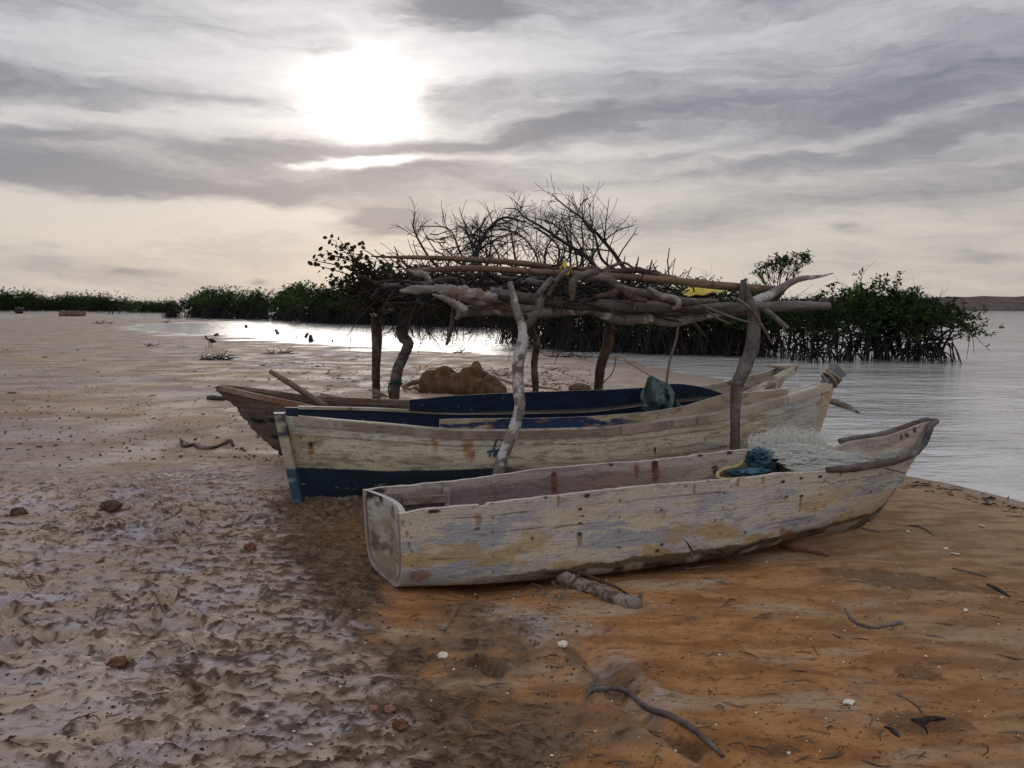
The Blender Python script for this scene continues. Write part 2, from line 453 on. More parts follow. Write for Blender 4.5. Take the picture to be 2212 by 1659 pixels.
def ground_z(x, y, fine=True):
    x = np.asarray(x, float); y = np.asarray(y, float)
    s = sdf(x, y, POLY)
    s = np.minimum(s, -sdf(x, y, POND))
    r = np.hypot(x, y)
    sn = s + 0.10 * fbm(x * 0.8, y * 0.8, 0.0, 3, 3) * np.clip(r * 0.06, 0.3, 3)
    # flats at the back right where thin sheets of water lie between low bars
    fl = np.exp(-(((x - 4.6) / 2.4) ** 2 + ((y - 19.5) / 4.5) ** 2))
    sn = sn + fl * 1.3 * fbm(x * 0.35, y * 1.0, 0.0, 3, 9)
    k = np.where(r > 12, 0.012, 0.045)
    z = WATER_Z + np.where(sn > 0, 0.075 * (1 - np.exp(-sn * k * 14)), np.maximum(sn * 0.10, -1.2))
    land = sstep(sn, 0.0, 1.2)
    z = z + land * 0.05 * fbm(x * 0.25, y * 0.25, 0.0, 3, 1)
    if not fine: return z
    near = 1 - sstep(y, 9, 20)
    m = mud_mask(x, y)
    # churned plates, hoof-sized pits and crumbs
    cl_, cv = clods(x, y, m)
    a = fbm(x * 3.2, y * 4.5, 0.0, 5, 21, 0.6)
    plates = np.abs(fbm(x * 4.0 + 2 * a, y * 5.5, 0.0, 4, 33, 0.55))
    pits = sstep(fbm(x * 6.5, y * 8.0, 0.0, 3, 41), 0.12, 0.4)
    crumbs = np.maximum(0, fbm(x * 17, y * 19, 0.0, 3, 55, 0.6))
    lump = 0.040 * a + 0.040 * (0.2 - plates) + 0.045 * crumbs - 0.035 * pits
    amp = m * sstep(s, 0.2, 1.0) * (0.22 + 1.0 * sstep(fbm(x * 0.5, y * 0.5, 0.0, 3, 71), -0.25, 0.3)) * (1 - 0.5 * sstep(-x, 2.2, 4.0))
    z = z + lump * amp + cl_ * (0.005 + 0.012 * cv) * near
    # old footprints pressed into the mud
    fr = np.random.default_rng(44)
    for i in range(26):
        px_, py_, an = fr.uniform(-3.0, 0.0), fr.uniform(2.4, 6.4), fr.uniform(-.9, .9)
        k = (np.abs(x - px_) < .35) & (np.abs(y - py_) < .35)
        if not k.any(): continue
        dx, dy = x[k] - px_, y[k] - py_; u_, v_ = dx * math.cos(an) + dy * math.sin(an), -dx * math.sin(an) + dy * math.cos(an)
        q_ = np.sqrt((u_ / .055) ** 2 + (v_ / (.125 - .03 * (u_ > 0))) ** 2) + .25 * fbm(x[k] * 14, y[k] * 14, 0.0, 2, 7)
        z[k] += (-0.030 * (1 - sstep(q_, .55, 1.05)) + 0.016 * np.exp(-((q_ - 1.25) / .22) ** 2)) * m[k]
    # gentle drift and crumbs on the smooth sand
    z = z + (1 - m) * near * land * (0.020 * fbm(x * 2.0, y * 3.6, 0.0, 5, 81, 0.6) + 0.007 * np.maximum(0, fbm(x * 14, y * 20, 0.0, 3, 91)))
    # hollow added along the near canoe's keel so a dark shadow gap shows
    cl, cw = (x + 0.70) * 0.9578 + (y - 4.105) * 0.2874, -(x + 0.70) * 0.2874 + (y - 4.105) * 0.9578
    z = z - 0.05 * np.exp(-((cw + 0.10) / 0.33) ** 4) * sstep(cl, 0.12, 0.5) * (1 - sstep(cl, 2.75, 3.15))
    z = np.where((sn > 0.5) & (r < 9), np.maximum(z, WATER_Z + 0.012 + 0.01 * noise3(x * 3, y * 3, 0.0, 2)), z)
    # the furrow with the branch in it, bottom centre-right
    fx = np.interp(y, [2.2, 2.4, 2.7, 3.0, 3.25], [0.76, 0.62, 0.46, 0.36, 0.30])
    w = np.interp(y, [2.2, 2.6, 3.0, 3.2, 3.3], [1, 1, 0.9, 0.4, 0.0])
    dd = x - fx + 0.02 * noise3(x * 9, y * 9, 0.0, 4)
    z = z + w * (0.035 * np.exp(-((dd + 0.11) / 0.06) ** 2) - 0.05 * np.exp(-(dd / 0.055) ** 2) + 0.02 * np.exp(-((dd - 0.12) / 0.07) ** 2))
    return z

DARK_GROUND = []       # dark ground patches, bare soil and a strip along the canoe: x, y, half sizes, turn
for px_, py_, w_, h_, r_ in [(1950, 1262, 190, 26, -.25), (1985, 1468, 70, 22, .1), (1990, 1570, 95, 30, -.1), (1345, 1475, 75, 34, -.3), (1440, 1600, 120, 20, -.9), (1240, 1430, 30, 40, .2), (1690, 1640, 60, 18, .2), (1500, 1225, 160, 16, .2)]:
    q_ = onground(px_, py_, 0); s_ = q_[1] / FPX
    DARK_GROUND.append((q_[0], q_[1], w_ * s_, h_ * s_ * q_[1] / CAM_H, r_))
def grow(a, d0, k, end):
    o = []; d = d0
    while abs(a) < end:
        a += d; d *= k; o.append(a)
    return o
def build_ground():
    xs = np.arange(-4.3, 4.3001, 0.0145)
    xr = grow(xs[-1], 0.016, 1.05, 4500); xl = grow(xs[0], -0.016, 1.05, 4500)
    X = np.array(xl[::-1] + xs.tolist() + xr)
    ys = np.arange(1.9, 6.6, 0.0135)
    Y = np.array(grow(ys[0], -0.05, 1.25, 1e4)[:1] + [])
    yb = [1.9 - v for v in (0.05, 0.12, 0.25, 0.5, 1, 2, 4, 8, 20, 60, 300)]
    Y = np.array(yb[::-1] + ys.tolist() + grow(ys[-1], 0.0138, 1.026, 5000))
    gx, gy = np.meshgrid(X, Y)
    z = ground_z(gx, gy)
    n, mm = gx.shape
    v = np.stack([gx, gy, z], -1).reshape(-1, 3)
    idx = np.arange(n * mm).reshape(n, mm)
    f = np.stack([idx[:-1, :-1], idx[:-1, 1:], idx[1:, 1:], idx[1:, :-1]], -1).reshape(-1, 4)
    me = bpy.data.meshes.new('ground')
    me.vertices.add(len(v)); me.vertices.foreach_set('co', v.ravel())
    me.loops.add(f.size); me.loops.foreach_set('vertex_index', f.ravel())
    me.polygons.add(len(f)); me.polygons.foreach_set('loop_start', np.arange(0, f.size, 4)); me.polygons.foreach_set('loop_total', np.full(len(f), 4))
    me.polygons.foreach_set('use_smooth', np.ones(len(f), bool))
    at_ = me.attributes.new('mud', 'FLOAT', 'POINT'); at_.data.foreach_set('value', mud_mask(gx, gy).ravel().astype(np.float32))
    at3 = me.attributes.new('clod', 'FLOAT', 'POINT'); at3.data.foreach_set('value', clods(gx, gy, mud_mask(gx, gy))[0].ravel().astype(np.float32))
    ex_ = np.interp(gy, [2.0, 2.45, 3.0, 3.6, 4.2, 5.0, 6.0], [0.30, 0.12, -0.12, -0.45, -0.75, -1.15, -1.5])
    at6 = me.attributes.new('strip', 'FLOAT', 'POINT'); at6.data.foreach_set('value', (np.exp(-((gx - ex_) / 0.50) ** 2) * (1 - sstep(gy, 5.5, 6.8))).ravel().astype(np.float32))
    me.update(); me.validate()
    m, t, b = material('mud_and_sand', 0.9, 0.2)
    tc = t.new('ShaderNodeTexCoord'); p = tc.outputs['Object']
    at2 = t.new('ShaderNodeAttribute', attribute_name='mud'); mud = at2.outputs['Fac']
    flat = t.mapping(p, scale=(1, 1, 0.0))
    streak = t.mapping(p, rot=(0, 0, 0.15), scale=(1.0, 2.6, 0.0))
    sp = t.new('ShaderNodeSeparateXYZ'); t.l.new(p, sp.inputs[0])
    big = t.noise(flat, 0.55, 4, 0.55)
    midn = t.noise(streak, 3.0, 6, 0.6, 0.4)
    finen = t.noise(streak, 16, 5, 0.65)
    grit = t.noise(flat, 120, 3, 0.6)
    # smooth sand: orange brown with greyer and redder drifts
    sand = t.mix(t.smooth(midn, 0.36, 0.66), (0.205, 0.092, 0.032), (0.335, 0.178, 0.074))
    sand = t.mix(t.smooth(t.noise(streak, 1.3, 5, 0.6), 0.50, 0.68), sand, (0.33, 0.24, 0.155))
    sand = t.mix(t.smooth(t.noise(flat, 2.2, 4, 0.6), 0.60, 0.72, 0, 0.65), sand, (0.12, 0.058, 0.026))
    sand = t.mix(t.smooth(finen, 0.53, 0.66, 0, 0.75), sand, (0.095, 0.052, 0.028))
    sand = t.mix(t.smooth(t.noise(flat, 28, 4, 0.65), 0.57, 0.68, 0, 0.6), sand, (0.085, 0.045, 0.024))
    sand = t.mix(t.smooth(t.noise(t.mapping(p, rot=(0, 0, -0.5), scale=(1.0, 3.5, 0)), 5.0, 6, 0.7, 0.6), 0.60, 0.68, 0, 0.7), sand, (0.075, 0.038, 0.018))
    # towards the water the sand is greyer and damper
    dm = t.math('ADD', sp.outputs[0], t.math('MULTIPLY', t.math('SUBTRACT', t.noise(flat, 0.9, 4, 0.6), 0.5), 3.0))
    sand = t.mix(t.smooth(dm, 1.2, 2.9, 0, 0.7), sand, t.mix(t.smooth(midn, 0.4, 0.6), (0.175, 0.115, 0.062), (0.265, 0.195, 0.12)))
    for (sx_, sy_, rx_, ry_, rot_) in DARK_GROUND:
        vv = t.mapping(p, loc=(sx_, sy_, 0), rot=(0, 0, rot_), scale=(rx_, ry_, 1e3), kind='TEXTURE')
        ll = t.math('ADD', t.vmath('LENGTH', vv, out=1), t.math('MULTIPLY', t.math('SUBTRACT', t.noise(flat, 9, 6, 0.72), 0.5), 3.0))
        sand = t.mix(t.smooth(ll, 1.0, 0.7, 0, 0.7), sand, t.mix(t.smooth(finen, 0.4, 0.6), (0.055, 0.028, 0.013), (0.13, 0.068, 0.030)))
    # farther flat: pale pinkish tan and grey
    far = t.mix(t.smooth(t.noise(t.mapping(p, scale=(0.6, 1.0, 0)), 0.42, 5, 0.55), 0.40, 0.60), (0.26, 0.188, 0.128), (0.225, 0.19, 0.175))
    far = t.mix(t.smooth(t.noise(t.mapping(p, scale=(0.5, 1.2, 0)), 0.9, 5, 0.6), 0.50, 0.62, 0, 0.85), far, (0.175, 0.115, 0.070))
    far = t.mix(t.smooth(finen, 0.54, 0.68, 0, 0.7), far, (0.11, 0.08, 0.062))
    far = t.mix(t.smooth(midn, 0.58, 0.70, 0, 0.6), far, (0.32, 0.275, 0.245))
    dash = t.noise(t.mapping(p, scale=(1.6, 5.0, 0)), 2.4, 5, 0.66, 0.3)
    far = t.mix(t.smooth(dash, 0.57, 0.64, 0, 0.8), far, (0.115, 0.078, 0.052))
    dash2 = t.noise(t.mapping(p, scale=(1.0, 2.2, 0)), 13, 3, 0.6)
    far = t.mix(t.smooth(dash2, 0.66, 0.71, 0, 0.85), far, (0.075, 0.05, 0.036))
    yy = t.math('ADD', sp.outputs[1], t.math('MULTIPLY', t.math('SUBTRACT', big, 0.5), 3.0))
    # the pale flat also comes forward along the left side
    lx = t.math('MULTIPLY_ADD', sp.outputs[0], -0.85, yy)
    farf = t.smooth(lx, 5.2, 7.4)
    base = t.mix(farf, sand, far)
    # trampled mud: grey salt crust, lilac tint, exposed brown mud
    crust = t.mix(t.smooth(t.noise(streak, 2.0, 5, 0.6), 0.40, 0.62), (0.335, 0.255, 0.185), (0.32, 0.28, 0.272))
    # the strip between crust and sand, from the boats' sterns to the front, is dark turned-up mud
    at5 = t.new('ShaderNodeAttribute', attribute_name='strip')
    stn = t.math('ADD', at5.outputs['Fac'], t.math('MULTIPLY', t.math('SUBTRACT', t.noise(streak, 3.2, 6, 0.68), 0.5), 1.7))
    crust = t.mix(t.smooth(t.noise(flat, 1.7, 3, 0.5), 0.56, 0.68, 0, 0.8), crust, (0.38, 0.355, 0.40))
    crust = t.mix(t.smooth(t.noise(streak, 9, 5, 0.65, 0.5), 0.52, 0.62, 0, 0.8), crust, (0.20, 0.145, 0.10))
    bm = t.noise(streak, 4.2, 7, 0.68, 0.8)
    bmask = t.math('ADD', t.smooth(bm, 0.55, 0.62), t.math('MULTIPLY', t.smooth(big, 0.5, 0.62), 0.25), clamp=True)
    mudc = t.mix(t.smooth(finen, 0.35, 0.7), (0.026, 0.016, 0.009), (0.085, 0.050, 0.026))
    mudcol = t.mix(t.math('MULTIPLY', bmask, 0.85), crust, mudc)
    mudcol = t.mix(t.smooth(stn, 0.28, 0.70, 0, 0.92), mudcol, t.mix(t.smooth(finen, 0.38, 0.62), (0.055, 0.032, 0.016), (0.155, 0.098, 0.055)))
    rd = t.noise(flat, 7.0, 3, 0.6)
    mudcol = t.mix(t.smooth(rd, 0.66, 0.74, 0, 0.7), mudcol, (0.17, 0.07, 0.05))
    col = t.mix(mud, base, mudcol)
    at4 = t.new('ShaderNodeAttribute', attribute_name='clod')
    col = t.mix(t.math('MULTIPLY', at4.outputs['Fac'], 0.9), col, t.mix(mud, (0.10, 0.05, 0.023), t.mix(t.smooth(rd, 0.45, 0.66), mudc, (0.13, 0.085, 0.055))))
    # darker brown ground patch between the two boats
    brown_patch = t.vmath('LENGTH', t.mapping(p, loc=(0.85, -4.95, 0), scale=(1, 1, 0)), out=1)
    brown_patch = t.math('ADD', brown_patch, t.math('MULTIPLY', t.math('SUBTRACT', t.noise(flat, 2.5, 4, 0.6), 0.5), 0.7))
    col = t.mix(t.smooth(brown_patch, 0.55, 0.25, 0, 0.85), col, t.mix(t.smooth(finen, 0.4, 0.6), (0.075, 0.038, 0.015), (0.15, 0.085, 0.036)))
    # specks of grit and shell
    col = t.mix(t.smooth(grit, 0.63, 0.72, 0, 0.45), col, (0.07, 0.045, 0.03))
    col = t.mix(t.smooth(t.noise(flat, 75, 2, 0.5), 0.70, 0.75, 0, 0.5), col, (0.5, 0.45, 0.4))
    # damp sand next to the water is darker and shinier
    wet = t.smooth(sp.outputs[2], WATER_Z + 0.022, WATER_Z + 0.003)
    col = t.mix(t.math('MULTIPLY', wet, 0.55), col, (0.15, 0.10, 0.065))
    t.l.new(col, b.inputs['Base Color'])
    damp = t.math('MULTIPLY', t.smooth(t.noise(flat, 1.1, 4, 0.6), 0.40, 0.62), t.math('MAXIMUM', farf, mud))
    damp = t.math('MULTIPLY', damp, t.math('SUBTRACT', 1.0, at4.outputs['Fac']))
    t.l.new(t.math('SUBTRACT', 0.92, t.math('MAXIMUM', t.math('MULTIPLY', wet, 0.62), t.math('MULTIPLY', damp, 0.31))), b.inputs['Roughness'])
    t.l.new(t.math('ADD', 0.2, t.math('MULTIPLY', damp, 0.15)), b.inputs['Specular IOR Level'])
    h = t.math('ADD', t.math('MULTIPLY', finen, 1.0), t.math('MULTIPLY', grit, 0.30))
    h = t.math('ADD', h, t.math('MULTIPLY', t.math('MULTIPLY', bm, -1.6), mud))
    bump(t, b, h, 0.75, 0.018)
    me.materials.append(m)
    o = bpy.data.objects.new('ground', me); sc.collection.objects.link(o)
    tag(o, kind='structure')
build_ground()

def build_water():
    mb = MB()
    xs = np.array([-4500, -900, -200, -60, 0, 60, 200, 900, 4500.]); ys = np.array([-2, 5, 20, 60, 200, 900, 4800.])
    gx, gy = np.meshgrid(xs, ys)
    mb.grid(np.stack([gx, gy, np.full_like(gx, WATER_Z)], -1), flip=True)
    m, t, b = material('lagoon_water', 0.06, 0.5)
    b.inputs['IOR'].default_value = 1.38
    tc = t.new('ShaderNodeTexCoord'); p = tc.outputs['Object']
    # milky shallows
    c = t.mix(t.smooth(t.noise(t.mapping(p, scale=(0.25, 0.6, 0)), 0.8, 4, 0.6), 0.4, 0.65), (0.50, 0.50, 0.49), (0.34, 0.345, 0.335))
    t.l.new(c, b.inputs['Base Color'])
    w1 = t.noise(t.mapping(p, rot=(0, 0, -0.35), scale=(0.8, 2.0, 0)), 1.7, 4, 0.5, 0.6)
    w2 = t.noise(t.mapping(p, rot=(0, 0, 0.2), scale=(0.35, 0.9, 0)), 1.4, 3, 0.5)
    w3 = t.noise(t.mapping(p, rot=(0, 0, -0.1), scale=(1.0, 2.0, 0)), 9.0, 3, 0.5)
    h = t.math('ADD', t.math('ADD', w1, t.math('MULTIPLY', w2, 1.6)), t.math('MULTIPLY', w3, 0.16))
    bump(t, b, h, 1.0, 0.045)
    o = mb.build('water', m, smooth=False)
    tag(o, kind='structure')
build_water()

def build_hills():
    mb = MB()
    X = np.linspace(60, 420, 240); rows = []
    for j, (f, back) in enumerate([(0, 0), (0.55, 4), (0.9, 10), (1.0, 22), (0.6, 60), (-0.1, 120)]):
        h = (4.3 + 0.9 * fbm(X * 0.012, X * 0, 0.0, 3, 4) + 0.5 * fbm(X * 0.15, X * 0 + j, 0.0, 3, 8)) * sstep(X, 60, 100)
        rows.append(np.stack([X, 225 + back + X * 0.0, WATER_Z + h * f - 0.3 * (j == 0)], -1))
    mb.grid(np.array(rows), flip=True)
    m = m_plain('scrub_hill', (0.085, 0.07, 0.068), (0.12, 0.098, 0.092), 0.4, 1.0, 0.0, 0.3, 0.5)  # grey-brown of distance haze is put into the hill's base colour
    tag(mb.build('hills', m), kind='structure')
build_hills()

def gz(p):
    return float(ground_z(np.array([p[0]]), np.array([p[1]]))[0])
def gpt(px, py):
    """ground point seen at (px,py), on the modelled relief"""
    z = 0.0
    for _ in range(4):
        p = onground(px, py, z); z = max(gz(p), WATER_Z)
    p[2] = z
    return p
# ------------------------------------------------------------------ boats
class Hull:
    """a lofted boat: l runs bow-ward along the keel, side -1 faces the viewer"""
    def __init__(s, O, phi, L, hb, n, zb, zn, zf, rake0=0.0, rake1=0.0, p0=1.0, p1=1.0, skew=0.0, N=420, K=61, th=0.025):
        s.O = np.array(O, float); s.a = np.array([math.cos(phi), math.sin(phi)]); s.nrm = np.array([-math.sin(phi), math.cos(phi)])
        s.L = L; s.hbk = hb; s.nk = n; s.zbk = zb; s.rake0, s.rake1, s.p0, s.p1, s.skew = rake0, rake1, p0, p1, skew
        s.N, s.K, s.th = N, K, th
        s.t = np.linspace(0, 1, N)
        s.znk = zn if isinstance(zn, dict) else s.trace(zn, -1)
        s.zfk = zf if isinstance(zf, dict) else s.trace(zf, +1)
    @staticmethod
    def k(d, t):
        ks = sorted(d); 
        P = np.array([[q, d[q]] for q in ks], float)
        # monotone-ish smooth interpolation
        x, y = P[:, 0], P[:, 1]
        if len(x) == 1: return np.full(np.shape(t), y[0])
        dx = np.diff(x); m = np.diff(y) / dx
        g = np.concatenate([[m[0]], np.where(m[:-1] * m[1:] > 0, 2 * m[:-1] * m[1:] / (m[:-1] + m[1:] + 1e-12 * np.sign(m[:-1] + m[1:] + 1e-15)), 0), [m[-1]]])
        t = np.clip(t, x[0], x[-1]); i = np.clip(np.searchsorted(x, t, side='right') - 1, 0, len(x) - 2)
        h = dx[i]; u = (t - x[i]) / h
        return (2*u**3-3*u**2+1)*y[i] + (u**3-2*u**2+u)*h*g[i] + (-2*u**3+3*u**2)*y[i+1] + (u**3-u**2)*h*g[i+1]
    def plan(s, t, w, h):
        """plan position at station t, offset w (fraction of half beam), height fraction h"""
        hb = s.k(s.hbk, t)
        h = np.clip(h, 0, 1.3)
        l = t * s.L - s.rake0 * h ** s.p0 * (1 - t) ** 4 + s.rake1 * h ** s.p1 * t ** 5 - s.skew * w * np.maximum(0, 1 - 4 * t)
        return s.O[0] + s.a[0] * l + s.nrm[0] * w * hb, s.O[1] + s.a[1] * l + s.nrm[1] * w * hb
    def trace(s, pix, side):
        """sheer heights from points read along the gunwale"""
        tt = np.linspace(0, 1, 2001); x, y = s.plan(tt, float(side), np.ones_like(tt))
        out = {}
        for px, py in pix:
            d = ray(px, py)
            i = int(np.argmin(np.abs(x / y - d[0] / d[1])))
            out[float(tt[i])] = CAM_H + d[2] * y[i] / d[1]
        return out
    def section(s, inset=0.0, floor=0.0, top=0.0, rag=None):
        """grid (N,K,3) plus arrays: station, signed arc -1..1, height fraction"""
        t = s.t[:, None]
        n = s.k(s.nk, s.t); hb = s.k(s.hbk, s.t); zb = s.k(s.zbk, s.t); zn = s.k(s.znk, s.t); zf = s.k(s.zfk, s.t)
        if rag is not None: zn = zn + rag[0]; zf = zf + rag[1]
        T = np.zeros((s.N, s.K)); W = np.zeros((s.N, s.K)); H = np.zeros((s.N, s.K)); Z = np.zeros((s.N, s.K))
        half = s.K // 2
        ph = np.linspace(0, math.pi / 2, 160)
        for i in range(s.N):
            w = np.sin(ph) ** (2 / n[i]); z = 1 - np.cos(ph) ** (2 / n[i])
            ar = np.concatenate([[0], np.cumsum(np.hypot(np.diff(w * hb[i]), np.diff(z * 0.5)))]); ar /= ar[-1]
            q = np.linspace(0, 1, half + 1)
            ww = np.interp(q, ar, w); zz = np.interp(q, ar, z)
            W[i] = np.concatenate([-ww[::-1], ww[1:]]); H[i] = np.concatenate([zz[::-1], zz[1:]])
            za = np.concatenate([np.full(half, zn[i]), [zn[i]], np.full(half, zf[i])])
            Z[i] = zb[i] + floor + (za + top - zb[i] - floor) * H[i]
        hb2 = np.maximum(hb - inset, 0.002)[:, None] / np.maximum(hb, 1e-4)[:, None]
        T = np.repeat(t, s.K, 1)
        X, Y = s.plan(T, W * hb2, H)
        arc = np.repeat(np.linspace(-1, 1, s.K)[None], s.N, 0)
        return np.stack([X, Y, Z], -1), T, arc, H
    def shell(s, mb, colfun, rag=None, disp=None, floor=0.03):
        o, T, A, H = s.section(rag=rag)
        if disp is not None:
            w = disp(T, A, H)[..., None] * np.sign(A)[..., None]
            o = o + w * np.array([s.nrm[0], s.nrm[1], 0])
        i, _, _, _ = s.section(inset=s.th, floor=floor, rag=rag)
        s.outer, s.inner, s.T, s.A, s.H = o, i, T, A, H
        co = colfun(o, T, A, H, False); ci = colfun(i, T, A, H, True)
        mb.grid(o, co); mb.grid(i, ci, flip=True)
        for e, fl in ((0, True), (-1, False)):
            mb.grid(np.stack([o[:, e], i[:, e]], 1), np.stack([co[:, e] * 1.05, ci[:, e] * 1.05], 1), flip=fl)
        s.px, s.py = proj(o)
        s.ipx, s.ipy = proj(i)
        return o, i
    def pick(s, px, py, side=-1):
        d = (s.px - px) ** 2 + (s.py - py) ** 2 + np.where(np.sign(s.A) == side, 0, 1e6)
        i, j = np.unravel_index(np.argmin(d), d.shape)
        return i, j
    def pick_in(s, px, py):
        d = (s.ipx - px) ** 2 + (s.ipy - py) ** 2 + np.where(s.A > 0.05, 0, 1e6)
        return np.unravel_index(np.argmin(d), d.shape)
    def rail(s, side, t0, t1, n=120, dw=0.0, dz=0.0, grid=None):
        """points along a sheer line"""
        t = np.linspace(t0, t1, n)
        z = s.k(s.znk if side < 0 else s.zfk, t)
        hb = s.k(s.hbk, t)
        x, y = s.plan(t, side * (1 + dw / np.maximum(hb, 0.02)), np.ones_like(t))
        return np.stack([x, y, z + dz], -1)
def spots(P, pts, wobseed=0):
    """weight 0..1 around marks: (centre, rx along x-y, rz, drip length)"""
    r = np.zeros(P.shape[:-1])
    n = 0.35 * fbm(P[..., 0] * 40, P[..., 2] * 40, P[..., 1] * 10, 2, wobseed)
    for c, rx, rz, drip in pts:
        dx = np.hypot(P[..., 0] - c[0], P[..., 1] - c[1]) / rx
        dz = P[..., 2] - c[2]
        dz = np.where(dz < 0, dz / (rz + drip), dz / rz)
        r = np.maximum(r, 1 - sstep(np.sqrt(dx * dx + dz * dz) + n, 0.55, 1.15))
    return r
def lerp(a, b, w):
    w = np.asarray(w)[..., None]; return a * (1 - w) + np.asarray(b) * w
def strip(mb, top, down, out, th, col=None):
    """a board following a line: top edge points, downward vector(s), outward vector(s), thickness"""
    a = top; b = top + down; c = b + out * th; d = a + out * th
    mb.grid(np.stack([a, b, c, d, a], 1), None if col is None else np.repeat(np.asarray(col)[:, None], 5, 1))
    for e in (0, -1):
        mb.add([a[e], b[e], c[e], d[e]], [(0, 1, 2, 3) if e == 0 else (3, 2, 1, 0)], None if col is None else np.repeat(np.asarray(col)[e][None], 4, 0))

# ---- near canoe: pale plank boat on driftwood rollers
CANOE_ZN = [(862, 1110), (911, 1101), (1046, 1089), (1205, 1070), (1427, 1047), (1512, 1041), (1670, 1025), (1800, 1018), (1854, 1013), (1915, 1003), (1971, 984), (1995, 960), (2012, 918)]
CANOE_ZF = [(793, 1056), (870, 1047), (964, 1039), (1189, 1009), (1415, 992), (1617, 969), (1760, 962), (1850, 949), (1892, 943), (1940, 930), (1985, 914), (2004, 908)]
def canoe():
    phi = math.radians(16.7)
    h = Hull((-0.70, 4.105), phi, 3.12, {0: .275, .1: .30, .3: .325, .6: .31, .8: .22, .92: .11, 1: .022},
             {0: 5, .15: 7, .4: 8, .6: 6, .8: 3.2, .93: 1.9, 1: 1.5}, {0: .015, .3: -.005, .6: -.005, .85: .02, 1: .03},
             CANOE_ZN, CANOE_ZF, rake0=.015, rake1=.57, p1=.72, skew=.065, N=640, K=241, th=.028)
    root = thing('plank_canoe', (h.O[0] + h.a[0] * 1.6, h.O[1] + h.a[1] * 1.6, 0), 'long pale weathered plank canoe in front, lying on driftwood, white net in its bow', 'canoe')
    N = h.N
    rag = (0.010 * fbm(h.t * 22, 0 * h.t, 0.0, 4, 3) - 0.012 * sstep(noise3(h.t * 30, 0 * h.t + 7, 0.0, 5), .35, .55), 0.010 * fbm(h.t * 20, 0 * h.t + 3, 0.0, 4, 4) - 0.02 * np.exp(-((h.t - .875) / .012) ** 2))
    tmp = h.section(rag=rag); h.outer, h.T, h.A, h.H = tmp; h.px, h.py = proj(h.outer); h.inner = h.section(inset=.028, floor=.03)[0]; h.ipx, h.ipy = proj(h.inner)
    W = lambda x, y: (1350 + .5877 * x) / 1.8517          # reading frames of two close-ups
    dark = []; rust = []; pale = []
    def mark(lst, px, py, rx, rz, drip=0.0, ins=False):
        i, j = (h.pick_in(px, py) if ins else h.pick(px, py)); lst.append(((h.inner if ins else h.outer)[i, j], rx, rz, drip))
    # knot holes and burn marks
    for q in [(937, 1105, .040, .013), (1268, 1071, .022, .014), (1180, 1074, .013, .008), (1480, 1050, .012, .008), (1530, 1037, .008, .008), (1690, 1040, .024, .010), (1731, 1034, .020, .009), (1771, 1030, .024, .012),
              (1820, 1017, .022, .018), (1700, 1073, .022, .008), (1732, 1072, .020, .011), (1254, 1101, .015, .009), (1258, 1114, .015, .007), (1254, 1129, .014, .008), (1030, 1142, .020, .008), (1150, 1163, .010, .008), (1251, 1152, .020, .010), (1430, 1176, .014, .010), (1420, 1190, .018, .011),
              (1535, 1199, .022, .015), (1515, 1192, .012, .020), (1545, 1125, .008, .008), (1428, 1101, .010, .008), (1610, 1150, .010, .008), (2000, 975, .012, .02), (1880, 1064, .012, .01), (1930, 1000, .012, .012)]:
        mark(dark, *q)
    for q in [(1034, 1113, .024, .014, .05), (1205, 1075, .012, .02, .03), (1818, 1019, .015, .02, .02), (1650, 1033, .012, .01, .05), (1500, 1050, .01, .01, .05), (1595, 1030, .012, .01, .05), (1700, 1152, .06, .03, .01), (1690, 1145, .03, .02, .02), (905, 1242, .07, .03, .02), (1252, 1158, .02, .015, .05), (1730, 1080, .012, .02, .10), (870, 1125, .012, .010, .02), (878, 1150, .012, .010, .02), (884, 1172, .010, .01, .02)]:
        mark(rust, *q)
    drk_in = []; rst_in = []
    for q in [(1197, 1026, .022, .02, .0), (1197, 1044, .018, .014, .0), (1197, 1056, .022, .02, 0), (1415, 1003, .03, .03, .04), (1416, 1034, .015, .012, 0), (1320, 1003, .02, .012, .0), (1512, 985, .02, .012, 0), (1576, 978, .025, .015, 0), (1548, 1018, .04, .02, 0), (1545, 1010, .03, .015, 0), (1960, 940, .02, .02, 0), (1975, 930, .015, .02, 0), (1947, 945, .012, .02, 0), (820, 1060, .05, .02, 0)]:
        mark(drk_in, *q, ins=True)
    for q in [(1197, 1040, .03, .05, .06), (1417, 1020, .035, .05, .04), (1375, 1010, .02, .03, .05)]:
        mark(rst_in, *q, ins=True)
    def col(P, T, A, H, inside):
        x, z = T * h.L, H
        ys = P[..., 1]
        g1 = fbm(x * 1.6, z * 5, ys * 0.3, 4, 11); g2 = fbm(x * 5, z * 16, ys * 0.3, 4, 13, .6); g3 = fbm(x * 9, z * 60, ys * .3, 3, 15, .6)
        if inside:
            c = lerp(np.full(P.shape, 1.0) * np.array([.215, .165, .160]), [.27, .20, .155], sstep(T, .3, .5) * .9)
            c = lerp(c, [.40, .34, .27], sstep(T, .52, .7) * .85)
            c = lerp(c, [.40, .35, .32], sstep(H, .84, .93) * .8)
            c = lerp(c, [.12, .095, .09], sstep(g2, .0, .35) * .5)
            c = lerp(c, [.06, .035, .03], spots(P, drk_in, 5)); c = lerp(c, [.16, .055, .025], spots(P, rst_in, 6) * .75)
            return c
        c = np.full(P.shape, 1.0) * np.array([.50, .455, .355])
        c = lerp(c, [.42, .405, .425], sstep(g1 + .45 * g2, -.04, .18) * .75)            # lilac grey bare wood
        c = lerp(c, [.25, .275, .34], sstep(fbm(x * 1.5 + 4, z * 3, 0.0, 5, 31, .65), .04, .18) * .7)
